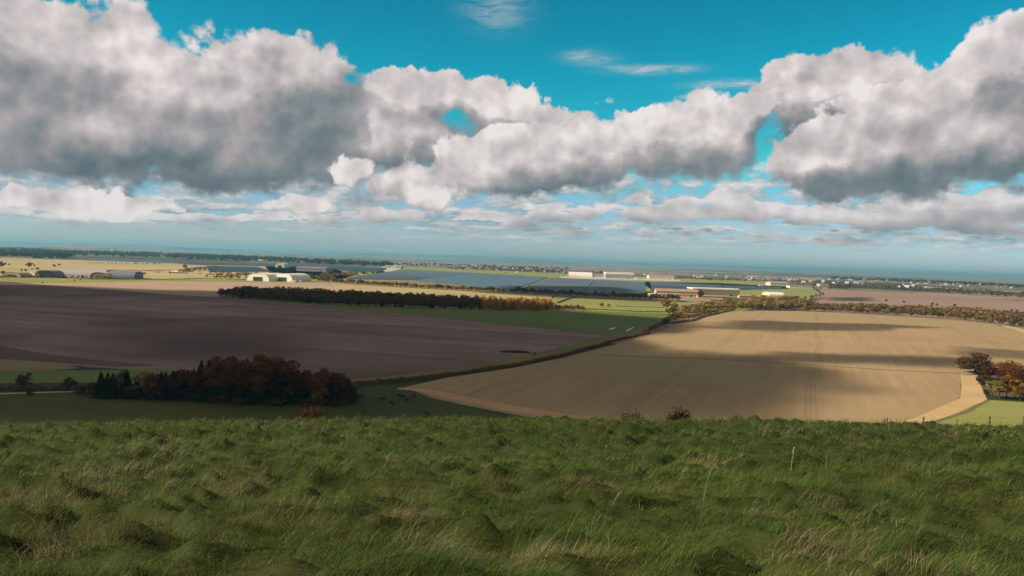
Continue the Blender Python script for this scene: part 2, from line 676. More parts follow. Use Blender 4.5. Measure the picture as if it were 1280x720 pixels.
def far_material():
    """the vale beyond the named fields: a patchwork of hedged fields, woods and built-up land"""
    m, b = new_mat('vale')
    p = wpos()
    q = vm('ADD', p, warp(p))
    vn = E.nt.nodes.new('ShaderNodeTexVoronoi')
    vn.voronoi_dimensions = '2D'
    vn.inputs['Scale'].default_value = 1 / 420
    vn.inputs['Randomness'].default_value = .9
    E.put(vn.inputs['Vector'], q)
    rc = sepx(E(vn.outputs['Color']))
    base = ramp(rc[0], [(0, (.075, .075, .045)), (.2, (.13, .12, .06)), (.38, (.25, .17, .12)), (.55, (.17, .15, .09)), (.72, (.11, .075, .065)), (.86, (.30, .22, .16)), (1, (.08, .08, .05))], 'CONSTANT')
    ve = E.nt.nodes.new('ShaderNodeTexVoronoi')
    ve.voronoi_dimensions = '2D'
    ve.feature = 'DISTANCE_TO_EDGE'
    ve.inputs['Scale'].default_value = 1 / 420
    ve.inputs['Randomness'].default_value = .9
    E.put(ve.inputs['Vector'], q)
    hedge = sstep(E(ve.outputs['Distance']), .045, .02)
    base = cmix(hedge, base, (.030, .032, .018))
    wood = sstep(noise(p, 1 / 1500, 4, .6), .53, .57)
    base = cmix(wood, base, cmix(noise(p, 1 / 60, 3, .6), (.022, .030, .018), (.075, .055, .03)))
    town = sstep(noise(vm('ADD', p, (5000, 900, 0)), 1 / 3800, 3, .5), .44, .52) * sstep(vm('DOT_PRODUCT', p, (0, 1, 0)), 5200, 7000)
    specks = noise(p, 1 / 55, 3, .75)
    base = cmix(town * .8, base, ramp(specks, [(0, (.05, .05, .045)), (.42, (.13, .095, .085)), (.55, (.30, .24, .22)), (.7, (.75, .72, .70))], 'LINEAR'))
    E.put(b.inputs['Base Color'], base)
    b.inputs['Roughness'].default_value = .95
    b.inputs['Specular IOR Level'].default_value = .1
    return m


def warp(p):
    n = E.nt.nodes.new('ShaderNodeTexNoise')
    n.inputs['Scale'].default_value = 1 / 500
    n.inputs['Detail'].default_value = 2
    E.put(n.inputs['Vector'], p)
    return vm('MULTIPLY', vm('SUBTRACT', E(n.outputs[1]), (.5, .5, .5)), (320, 320, 0))


M_hill = hill_material()
M_far = far_material()

# ------------------------------------------------------------------ fields, tracks and hedges on the plain
ground = build_ground()
rr = random.Random(21)


def outline(pts, z, step=45.0, wob=1.5, seed=1):
    """picture points -> a wavering outline on the ground"""
    r_ = random.Random(seed)
    g = [gp(*p) for p in pts]
    out = []
    for i, a in enumerate(g):
        b = g[(i + 1) % len(g)]
        n = max(1, min(14, int((b - a).length / step)))
        for k in range(n):
            p = a.lerp(b, k / n)
            w = wob if k else 0
            out.append((p.x + r_.uniform(-w, w), p.y + r_.uniform(-w, w), z))
    return out


def sheet(name, pts, z, mat, wob=1.5, label=None):
    vs = outline(pts, z, wob=wob, seed=len(name) + int(z * 100))
    bm = bmesh.new()
    f = bm.faces.new([bm.verts.new(v) for v in vs])
    bmesh.ops.triangulate(bm, faces=[f])
    bmesh.ops.recalc_face_normals(bm, faces=bm.faces[:])
    for f in bm.faces:
        if f.normal.z < 0:
            f.normal_flip()
    me = bpy.data.meshes.new(name)
    bm.to_mesh(me)
    bm.free()
    o = link(name, me, mat)
    return tag(o, label=label, kind='structure')


def strip(name, pts, widths, z, mat):
    """a ribbon of ground following picture points; widths in metres"""
    g = [gp(*p) for p in pts]
    dense, wd = [], []
    if not isinstance(widths, (list, tuple)):
        widths = [widths] * len(g)
    for i in range(len(g) - 1):
        n = max(1, int((g[i + 1] - g[i]).length / 20))
        for k in range(n):
            dense.append(g[i].lerp(g[i + 1], k / n))
            wd.append(widths[i] + (widths[i + 1] - widths[i]) * k / n)
    dense.append(g[-1])
    wd.append(widths[-1])
    vs = []
    for i, p in enumerate(dense):
        t = (dense[min(i + 1, len(dense) - 1)] - dense[max(i - 1, 0)]).normalized()
        nrm = Vector((-t.y, t.x, 0))
        w = wd[i] * rr.uniform(.88, 1.12) / 2
        vs += [(p.x + nrm.x * w, p.y + nrm.y * w, z), (p.x - nrm.x * w, p.y - nrm.y * w, z)]
    F = [(2 * i, 2 * i + 1, 2 * i + 3, 2 * i + 2) for i in range(len(dense) - 1)]
    return tag(link(name, np_mesh(name, np.array(vs), np.array(F)), mat), kind='structure')


M_plough = field_mat('ploughed_soil', (.115, .062, .055), (.35, .225, .20), heading=R(74), stripe=34, patch=220, streak=.85, c=(.10, .056, .048))  # lighter streaks and patches put broken cloud light into the soil colour
M_wheat = field_mat('young_wheat', (.10, .132, .028), (.145, .18, .038), heading=R(62), stripe=9, patch=160, streak=.4)
M_stub = field_mat('drilled_stubble', (.29, .20, .105), (.40, .285, .155), heading=R(-22), stripe=6, tram=44, patch=130, streak=.85, c=(.32, .245, .125), tc=(.25, .18, .10))
M_far_brown = field_mat('far_plough', (.235, .155, .115), (.31, .215, .165), heading=R(80), stripe=25, patch=420, streak=.5)
M_pink = field_mat('pale_plough', (.34, .235, .165), (.44, .32, .22), heading=R(85), stripe=20, patch=300, streak=.5)
M_tan = field_mat('dry_grass', (.36, .28, .14), (.50, .40, .21), heading=R(85), stripe=18, patch=260, streak=.4, c=(.33, .30, .13))
M_lime = field_mat('bright_pasture', (.185, .20, .058), (.285, .295, .090), heading=R(70), stripe=15, patch=150, streak=.3)
M_olive = field_mat('grass_verge', (.125, .115, .042), (.20, .175, .062), heading=R(20), stripe=5, patch=60, streak=.4)
M_pasture = field_mat('pasture', (.058, .058, .012), (.100, .098, .020), heading=R(80), stripe=12, patch=70, streak=.35, c=(.05, .06, .012))
M_chalk = field_mat('chalky_track', (.42, .30, .145), (.52, .385, .19), heading=R(40), stripe=2.5, patch=40, streak=.5)
M_margin = field_mat('ploughed_margin', (.44, .255, .13), (.56, .34, .18), heading=R(-52), stripe=2.5, patch=40, streak=.8)
M_dull = field_mat('dull_grass', (.20, .145, .075), (.27, .20, .10), heading=R(80), stripe=5, patch=30, streak=.5)
M_conc = plain('old_concrete', (.50, .45, .38), scale=.02, var=.2)
M_shaded_wet = field_mat('shaded_wet_soil', (.10, .060, .045), (.14, .085, .065), heading=R(62), stripe=10, patch=120, streak=.8)  # dark band: wet soil, with field shade put into its brown

S = sheet
S('pasture', [(-140, 540), (-120, 492), (60, 492), (200, 490), (440, 490), (470, 482), (505, 487), (560, 503), (640, 522), (700, 535), (500, 560), (200, 560)], .02, M_pasture)
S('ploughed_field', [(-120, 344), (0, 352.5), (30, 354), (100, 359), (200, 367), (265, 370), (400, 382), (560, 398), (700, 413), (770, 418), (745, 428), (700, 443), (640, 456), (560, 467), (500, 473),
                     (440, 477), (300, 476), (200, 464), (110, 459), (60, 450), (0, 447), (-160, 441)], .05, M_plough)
S('dark_ploughed_strip', [(-160, 418), (0, 432), (60, 443), (120, 450), (200, 457), (150, 459), (80, 454), (0, 449), (-160, 441)], .09, M_shaded_wet)
S('dry_grass_wedge', [(-160, 440), (0, 449), (50, 452), (100, 460), (60, 464), (0, 464), (-160, 462)], .12, M_dull)
S('green_bank', [(-160, 463), (0, 464.5), (110, 463), (200, 462), (300, 476), (300, 486), (200, 484), (100, 478), (0, 478), (-160, 476)], .09, M_wheat)
strip('farm_track', [(-120, 489), (0, 492.5), (40, 491), (80, 490), (130, 489)], 4, .12, M_chalk)
strip('pale_field_edge', [(-100, 477), (0, 478.5), (60, 478), (110, 477)], 5, .14, M_olive)
S('wheat_field', [(262, 369), (300, 372), (400, 379), (520, 384), (640, 387), (700, 388), (760, 389), (850, 393), (838, 399), (815, 408), (795, 416), (770, 419), (700, 413), (560, 398), (400, 382)], .08, M_wheat)
strip('grass_verge', [(440, 476), (500, 471), (560, 464.5), (640, 452.5), (700, 439.5), (745, 427.5), (775, 418.5), (800, 414), (830, 404)], [8, 10, 16, 22, 24, 26, 24, 16, 12], .14, M_olive)
strip('field_boundary', [(400, 382), (480, 390), (560, 398), (640, 406), (700, 413), (770, 418.5)], 7, .16, M_olive)
S('stubble_field', [(505, 484), (560, 472), (640, 460), (700, 448), (760, 433), (820, 417), (850, 405), (900, 392), (918, 388), (1000, 389), (1100, 394), (1200, 401), (1235, 405), (1300, 416),
                    (1480, 440), (1480, 480), (1290, 474), (1240, 466), (1200, 469), (1200, 497), (1140, 529), (1100, 545), (900, 560), (780, 538), (700, 527.5), (640, 518), (580, 506.5), (540, 497.5)], .05, M_stub)
strip('ploughed_margin', [(498, 485.5), (530, 487.5), (580, 499), (640, 511), (700, 520), (760, 527), (840, 534)], [6, 11, 12, 12, 12, 12, 12], .10, M_margin)
strip('field_path', [(745, 443), (800, 446), (900, 449.5), (1000, 455), (1100, 462), (1200, 467)], 4.5, .09, M_olive)
S('bare_headland', [(1200, 469), (1222, 469), (1226, 482), (1234, 500), (1190, 519), (1155, 532), (1100, 549), (1030, 560), (1000, 560), (1100, 537), (1140, 524), (1200, 498)], .10, M_chalk)
strip('headland_edge', [(1236, 500), (1210, 514), (1180, 524), (1150, 533), (1100, 549)], 2.5, .14, M_olive)
S('green_paddock', [(1236, 500), (1300, 504), (1420, 512), (1420, 560), (1090, 560), (1156, 531), (1192, 518)], .06, M_lime)
strip('chalk_track', [(1232, 405), (1255, 407), (1275, 412), (1300, 421), (1400, 445)], [8, 10, 14, 14, 14], .11, M_chalk)
S('light_green_strip', [(-120, 341), (0, 346), (120, 349), (200, 349), (330, 350), (430, 351), (430, 354), (300, 353), (180, 352.5), (100, 354), (30, 353.6), (0, 352), (-120, 346)], .09, M_lime)
S('pale_field', [(30, 354), (100, 353.5), (180, 352), (300, 352.6), (410, 354), (420, 360), (460, 362), (440, 372), (300, 373), (265, 371), (200, 367.2), (100, 359.2)], .11, M_pink)
S('straw_field', [(410, 352.5), (500, 358), (600, 363), (700, 367), (690, 373), (640, 374), (560, 372), (470, 366), (420, 361)], .12, M_tan)
S('small_meadow', [(690, 370), (760, 375), (850, 378), (940, 378), (930, 389), (900, 391), (850, 393), (760, 389.4), (720, 388.5), (690, 378)], .12, M_lime)
S('far_brown_field', [(1010, 384), (1012, 380), (1030, 373), (1026, 361.5), (1130, 365.5), (1280, 376.5), (1400, 384), (1400, 400), (1280, 391), (1200, 388), (1100, 388)], .05, M_far_brown)
strip('pale_ditch_line', [(1125, 379.5), (1160, 382), (1180, 383.5), (1280, 391)], 6, .10, M_tan)
S('far_green_field', [(940, 356), (1000, 359), (1022, 361), (1018, 370), (1005, 378), (960, 374), (900, 370), (820, 366), (800, 352), (900, 354)], .03, M_lime)
S('dry_airfield_grass', [(-200, 316), (0, 322.5), (100, 325), (230, 328.5), (330, 331), (420, 336), (440, 345), (420, 351), (200, 348.6), (0, 345), (-200, 336)], .03, M_tan)
S('airfield_green', [(330, 331), (410, 334.5), (520, 333), (640, 339), (700, 342), (830, 346.5), (900, 350), (985, 353), (985, 361), (900, 363), (700, 366), (560, 362), (420, 351), (340, 345)], .03, M_lime)
S('rough_ground', [(398, 347), (430, 349.6), (516, 351.6), (641, 363), (728, 367.2), (806, 369.6), (850, 371), (850, 376), (700, 370), (640, 367), (560, 363), (500, 359.6), (440, 355.6), (395, 351.6)], .14, M_dull)
S('apron', [(478, 331), (502, 332), (500, 336), (486, 340), (476, 338)], .08, M_conc)
strip('runway', [(440, 346.3), (480, 342), (500, 337.3), (560, 341), (690, 347.2), (744, 349.6), (820, 352.4), (900, 356), (985, 359)], 14, .07, M_conc)
S('hangar_apron', [(700, 345.5), (850, 349.5), (850, 351.5), (700, 347.6)], .06, M_conc)


# ------------------------------------------------------------------ light: the clouds that shade the near fields
def build_haze():
    b = MB()
    b.box(-90000, 90000, -3000, 88000, -1.2, 215)
    m = bpy.data.materials.new('haze_air')
    m.use_nodes = True
    nt = m.node_tree
    nt.nodes.clear()
    E.nt = nt
    o_ = nt.nodes.new('ShaderNodeOutputMaterial')
    v = nt.nodes.new('ShaderNodeVolumePrincipled')
    v.inputs['Color'].default_value = (.24, .60, .80, 1)
    v.inputs['Density'].default_value = HAZE
    v.inputs['Anisotropy'].default_value = .2
    nt.links.new(v.outputs[0], o_.inputs['Volume'])
    o = b.build('haze', m)
    return tag(o, kind='stuff')


HAZE = 4.6e-5
build_haze()

# ------------------------------------------------------------------ clouds overhead (outside the picture, up-sun), which shade parts of the land
def cloud_mat():
    m = bpy.data.materials.new('cloud_vapour')
    m.use_nodes = True
    nt = m.node_tree
    nt.nodes.clear()
    o_ = nt.nodes.new('ShaderNodeOutputMaterial')
    v = nt.nodes.new('ShaderNodeVolumePrincipled')
    v.inputs['Color'].default_value = (1, 1, 1, 1)
    v.inputs['Density'].default_value = .05
    v.inputs['Anisotropy'].default_value = .4
    nt.links.new(v.outputs[0], o_.inputs['Volume'])
    return m


M_cloud = cloud_mat()


def cloud(pts, H, thick, edge, seed, rough=.5, step=None):
    """pts: ground outline (metres) of the shade; the cloud floats where the sun's rays to it pass height H"""
    sh = SUN * (H / SUN.z)
    p = np.array([(a[0], a[1]) for a in pts], float)
    lo, hi = p.min(0) - edge, p.max(0) + edge
    step = step or max(12, (hi - lo).max() / 130)
    xs, ys_ = np.arange(lo[0], hi[0] + step, step), np.arange(lo[1], hi[1] + step, step)
    X, Y = np.meshgrid(xs, ys_)
    # signed distance to the outline
    dist = np.full(X.shape, 1e9)
    inside = np.zeros(X.shape, bool)
    for i in range(len(p)):
        a, b = p[i], p[(i + 1) % len(p)]
        ab = b - a
        t = np.clip(((X - a[0]) * ab[0] + (Y - a[1]) * ab[1]) / (ab @ ab), 0, 1)
        dist = np.minimum(dist, np.hypot(X - a[0] - t * ab[0], Y - a[1] - t * ab[1]))
        cond = (a[1] > Y) != (b[1] > Y)
        with np.errstate(divide='ignore', invalid='ignore'):
            xi = (b[0] - a[0]) * (Y - a[1]) / (b[1] - a[1]) + a[0]
        inside ^= cond & (X < xi)
    sd = np.where(inside, dist, -dist)
    n = fbm(X / (edge * 2.4), Y / (edge * 1.6), 4, seed, .55)
    t = np.clip(.5 + sd / edge + (n - .5) * 2 * rough, 0, 1)
    t[0, :] = t[-1, :] = t[:, 0] = t[:, -1] = 0
    T = t * t * (3 - 2 * t) * thick * (.65 + .7 * fbm(X / (edge * 3), Y / (edge * 3), 3, seed + 9))
    keep = (T[:-1, :-1] > 0) | (T[1:, :-1] > 0) | (T[:-1, 1:] > 0) | (T[1:, 1:] > 0)
    ny, nx = X.shape
    iid = np.arange(nx * ny).reshape(ny, nx)
    top = iid
    bot = np.where(T > 0, iid + nx * ny, iid)
    base = H + sh.z - H
    Vt = np.stack([X + sh.x, Y + sh.y, np.full(X.shape, H) + T * .75], -1).reshape(-1, 3)
    Vb = np.stack([X + sh.x, Y + sh.y, np.full(X.shape, H) - T * .25], -1).reshape(-1, 3)

    def q(I, flip):
        f = np.stack([I[:-1, :-1], I[:-1, 1:], I[1:, 1:], I[1:, :-1]], -1)[keep]
        return f[:, ::-1] if flip else f
    V = np.vstack([Vt, Vb])
    F = np.vstack([q(top, False), q(bot, True)])
    used = np.unique(F)
    remap = np.zeros(len(V), np.int64)
    remap[used] = np.arange(len(used))
    me = np_mesh('cloud', V[used], remap[F], True)
    o = link('cloud', me, M_cloud)
    return tag(o, kind='stuff')


def gpts(l):
    return [tuple(gp(*q))[:2] for q in l]


# over the hillside the camera stands on
cloud([(-160, -60), (150, -60), (170, 40), (110, 84), (40, 80), (-30, 52), (-160, 56)], 620, 2.0, 26, 3, .9)
# over the copse, the ploughed field, the wheat and the lower stubble
cloud(gpts([(-120, 356), (0, 357), (120, 362), (262, 366), (400, 372), (560, 378), (640, 384), (740, 392), (820, 400), (800, 411), (752, 424), (748, 443), (830, 446), (930, 451), (990, 462), (1040, 488),
            (960, 530), (700, 545), (300, 545), (-260, 545), (-330, 470), (-500, 420)]), 700, 42, 120, 5, .6, step=14)
# bars of shade on the stubble
cloud(gpts([(880, 447), (980, 442), (1080, 443), (1195, 448), (1195, 458), (1100, 455), (980, 454)]), 700, 24, 34, 8, 1.0, step=7)
cloud(gpts([(860, 409), (940, 402), (1060, 404), (1150, 408), (1100, 412), (960, 413)]), 700, 20, 44, 12, 1.1, step=7)
cloud(gpts([(1190, 432), (1300, 440), (1300, 450), (1200, 444)]), 700, 16, 34, 14, 1.0, step=7)
# over the dark tree line and part of the solar farm
cloud(gpts([(610, 366), (640, 358.5), (765, 360), (800, 372), (820, 377), (700, 372)]), 1500, 40, 70, 15, .4, step=18)
cloud(gpts([(1035, 372), (1080, 371.5), (1085, 376), (1040, 376)]), 1500, 30, 40, 16, .4, step=14)

# ------------------------------------------------------------------ trees
def leaf_mat(name, a, b_, c=None, trans=.25):
    m, b = new_mat(name)
    nt = E.nt
    p = wpos()
    oi = nt.nodes.new('ShaderNodeObjectInfo')
    rnd = E(oi.outputs['Random'])
    n = noise(p, .35, 3, .6)
    f = ((n - .5) * 1.5 + rnd * .75 + .1).clamp()
    colr = cmix(f, a, b_)
    if c is not None:
        colr = cmix(sstep(noise(p, .16, 2, .5) + (rnd - .5) * .5, .50, .68), colr, c)
    E.put(b.inputs['Base Color'], colr)
    b.inputs['Roughness'].default_value = .75
    b.inputs['Specular IOR Level'].default_value = .15
    tr = nt.nodes.new('ShaderNodeBsdfTranslucent')
    E.put(tr.inputs[0], colr)
    mx = nt.nodes.new('ShaderNodeMixShader')
    mx.inputs[0].default_value = trans
    out = nt.nodes['Material Output']
    nt.links.new(b.outputs[0], mx.inputs[1])
    nt.links.new(tr.outputs[0], mx.inputs[2])
    nt.links.new(mx.outputs[0], out.inputs[0])
    return m


M_bark = plain('bark', (.060, .045, .036), .9, .4, 3)
M_birch = plain('birch_bark', (.42, .38, .34), .8, .35, 2)
L_beech = leaf_mat('beech_leaves', (.13, .042, .014), (.29, .092, .022), (.09, .045, .016))
L_dark = leaf_mat('dark_red_leaves', (.075, .024, .014), (.12, .036, .018))
L_con = leaf_mat('conifer_needles', (.010, .015, .008), (.022, .028, .012), trans=.1)
L_orange = leaf_mat('orange_leaves', (.20, .085, .018), (.31, .15, .028), (.14, .085, .02))
L_yellow = leaf_mat('yellow_leaves', (.27, .20, .040), (.38, .26, .055), (.22, .22, .05))
L_brown = leaf_mat('brown_leaves', (.075, .042, .026), (.13, .075, .038), (.06, .045, .022))
L_gold = leaf_mat('larch_needles', (.44, .24, .045), (.60, .37, .075), (.34, .18, .045))
L_olive = leaf_mat('olive_leaves', (.15, .135, .040), (.31, .25, .075), (.35, .22, .065))
L_rust = leaf_mat('rust_leaves', (.22, .105, .040), (.34, .18, .06), (.20, .15, .055))
L_wood = leaf_mat('bare_wood_twigs', (.15, .070, .048), (.25, .125, .078), (.11, .075, .042))
L_grey = leaf_mat('grey_twigs', (.12, .095, .075), (.17, .13, .10))
L_blue = leaf_mat('distant_leaves', (.030, .036, .022), (.062, .055, .030))


def quads(C, S, r_, up=.35):
    """one small leaf spray at each centre"""
    n = len(C)
    N = r_.normal(size=(n, 3))
    N[:, 2] = np.abs(N[:, 2]) + up
    N /= np.linalg.norm(N, axis=1)[:, None]
    A = np.cross(N, r_.normal(size=(n, 3)))
    A /= np.linalg.norm(A, axis=1)[:, None] + 1e-9
    B_ = np.cross(N, A)
    S = S[:, None]
    k = r_.uniform(.6, 1.25, (n, 4, 1))
    V = np.stack([C - A * S * k[:, 0], C - B_ * S * .8 * k[:, 1], C + A * S * k[:, 2], C + B_ * S * .8 * k[:, 3]], 1).reshape(-1, 3)
    return V, np.arange(4 * n).reshape(n, 4)


def crown_points(kind, n, r_):
    """leaf positions in a tree of height 1"""
    if kind == 'conifer':
        t = 1 - r_.uniform(0, 1, n) ** .55 * .97
        ph = r_.uniform(0, 2 * math.pi, n)
        tier = .75 + .35 * np.abs(np.sin(t * 38 + ph * .0))
        rad = (1 - t) * .21 * tier * r_.uniform(.25, 1, n) ** .4 * (1 + .35 * np.sin(ph * 5 + t * 31))
        C = np.stack([np.cos(ph) * rad, np.sin(ph) * rad, t - rad * .35], 1)
        return C
    if kind == 'larch':
        t = 1 - r_.uniform(0, 1, n) ** .7 * .85
        ph = r_.uniform(0, 2 * math.pi, n)
        rad = np.sqrt(np.clip(1 - t, 0, 1)) * .24 * r_.uniform(.1, 1, n) ** .5 * (1 + .3 * np.sin(ph * 4 + t * 20))
        return np.stack([np.cos(ph) * rad, np.sin(ph) * rad, t], 1)
    if kind == 'mound':
        v = r_.normal(size=(n, 3))
        v /= np.linalg.norm(v, axis=1)[:, None]
        v[:, 2] = np.abs(v[:, 2])
        a = np.arctan2(v[:, 1], v[:, 0])
        rad = r_.uniform(.35, 1, n) ** .5 * (1 + .10 * np.sin(a * 5 + v[:, 2] * 9) + .07 * np.sin(a * 11 + 2))
        return v * rad[:, None] * (.55, .55, .88)
    base, rx, sq = {'dome': (.05, .56, .62), 'round': (.16, .40, .8), 'tall': (.18, .27, .9), 'bush': (.0, .62, .9)}[kind]
    k = {'dome': 90, 'round': 34, 'tall': 26, 'bush': 22}[kind]
    hh = (1 - base) / 2
    cc = []
    while len(cc) < k:
        v = r_.uniform(-1, 1, 3)
        d = np.linalg.norm(v)
        if d < 1 and d > .35 and (v[2] > -.75):
            cc.append((v[0] * rx * .82, v[1] * rx * .82, base + hh + v[2] * hh * (.80 if v[2] > 0 else .9)))
    cc = np.array(cc)
    if kind == 'dome':
        cc[:, 2] = base + (cc[:, 2] - base) * (1 - .25 * (np.hypot(cc[:, 0], cc[:, 1]) / rx) ** 2)
    which = r_.integers(0, k, n)
    cr = r_.uniform(.085, .16, k) * (rx / .45)
    v = r_.normal(size=(n, 3))
    v /= np.linalg.norm(v, axis=1)[:, None]
    v *= r_.uniform(.45, 1.05, (n, 1)) ** .6
    v[:, 2] *= .75
    C = cc[which] + v * cr[which][:, None]
    C[:, 2] = np.clip(C[:, 2], .01, 1)
    return C


def trunk_mesh(kind, h, seed):
    r_ = random.Random(seed)
    b = MB()
    if kind in ('bush', 'mound'):
        for k in range(4):
            a = r_.uniform(0, 6.28)
            b.tube([(0, 0, -.1), (math.cos(a) * .12 * h, math.sin(a) * .12 * h, .35 * h), (math.cos(a) * .3 * h, math.sin(a) * .3 * h, .75 * h)], [.03 * h, .02 * h, .006 * h], 5)
        return b.mesh('stem')
    top = .95 if kind in ('conifer', 'larch') else .72
    w = .018 if kind != 'dome' else .032
    lean = r_.uniform(-.02, .02)
    pts = [(0, 0, -.03 * h), (0, 0, .04 * h), (lean * h, 0, .3 * h), (lean * 1.5 * h, lean * h, top * h)]
    b.tube(pts, [w * 1.6 * h, w * 1.1 * h, w * .8 * h, w * .15 * h], 7)
    if kind not in ('conifer', 'larch'):
        spread = {'dome': .40, 'round': .30, 'tall': .18}[kind]
        for k in range(9):
            a = k * 2.4 + r_.uniform(-.3, .3)
            z0 = r_.uniform(.14, .45) * h
            L = spread * r_.uniform(.6, 1) * h
            z1 = min(.9 * h, z0 + L * r_.uniform(.5, 1.1))
            b.tube([(lean * z0, 0, z0), (math.cos(a) * L * .5, math.sin(a) * L * .5, z0 + (z1 - z0) * .6), (math.cos(a) * L, math.sin(a) * L, z1)], [w * .5 * h, w * .28 * h, w * .06 * h], 5)
    return b.mesh('trunk')


templates = {}


def template(key, kind, leaf, h, n, size, seed, bark=None, name='tree'):
    """height h metres, n leaf sprays of the given size in metres"""
    r_ = np.random.default_rng(seed)
    C = crown_points(kind, n, r_) * h
    V, F = quads(C, r_.uniform(.6, 1.3, n) * size, r_, .25)
    crown = np_mesh('crown', V, F)
    crown.materials.append(leaf)
    tr = trunk_mesh(kind, h, seed)
    tr.materials.append(bark or M_bark)
    templates[key] = (crown, tr, h, name, 'foliage' if kind in ('bush', 'mound') else 'crown', 'stem' if kind in ('bush', 'mound') else 'trunk')


def plant(key, loc, h, label=None, cat='tree', group=None, wide=1.0, rz=None, name=None):
    crown, tr, h0, nm, cn, tn = templates[key]
    o = empty(name or nm, loc, rr.uniform(0, 6.28) if rz is None else rz)
    s = h / h0
    o.scale = (s * wide, s * wide, s)
    tag(o, label, cat, group)
    link(tn, tr, None, o)
    link(cn, crown, None, o)
    return o


def hpx(px, py, n):
    """metres spanned by n picture pixels at the ground point under px, py"""
    return n * gp(px, py).y / FPX / math.cos(PITCH)


NV = 3
for v in range(NV):
    template(('beech', v), 'round', L_beech, 20, 5200, .42, 10 + v, name='beech_tree')
    template(('conifer', v), 'conifer', L_con, 16, 3200, .40, 20 + v, name='conifer_tree')
    template(('darkred', v), 'round', L_dark, 10, 1800, .30, 30 + v, name='hawthorn_tree')
    template(('orange', v), 'round', L_orange, 13, 2600, .36, 40 + v, name='autumn_tree')
    template(('yellow', v), 'tall', L_yellow, 13, 2600, .36, 50 + v, name='autumn_tree')
    template(('bush', v), 'bush', L_brown, 3, 1100, .16, 60 + v, M_bark, 'bush')
    template(('woodtree', v), 'tall', L_wood, 13, 420, .60, 70 + v, name='woodland_tree')
    template(('woodcon', v), 'conifer', L_con, 14, 380, .60, 74 + v, name='conifer_tree')
    template(('larch', v), 'larch', L_gold, 13, 420, .55, 78 + v, name='larch_tree')
    template(('olive', v), 'round', L_olive, 11, 750, .55, 82 + v, name='hedgerow_tree')
    template(('rust', v), 'round', L_rust, 11, 750, .55, 86 + v, name='hedgerow_tree')
    template(('fartree', v), 'round', L_brown, 10, 260, .75, 90 + v, name='field_tree')
template('birch', 'tall', L_grey, 14, 1300, .28, 99, M_birch, 'birch_tree')
template('beechdome', 'dome', leaf_mat('brown_beech_leaves', (.085, .050, .022), (.14, .085, .036)), 16, 12000, .36, 101, name='beech_tree')
template('reddome', 'dome', leaf_mat('copper_beech_leaves', (.15, .055, .018), (.24, .085, .024), (.10, .05, .02)), 16, 8000, .36, 102, name='beech_tree')
template('gorse', 'mound', leaf_mat('dark_gorse', (.035, .020, .016), (.055, .032, .022)), 2, 5000, .055, 103, name='gorse_bush')
template('redbush', 'mound', leaf_mat('red_hawthorn_leaves', (.055, .022, .014), (.085, .034, .020)), 4, 5200, .085, 104, name='hawthorn_bush')


def at_px(px, py):
    return gp(px, py)


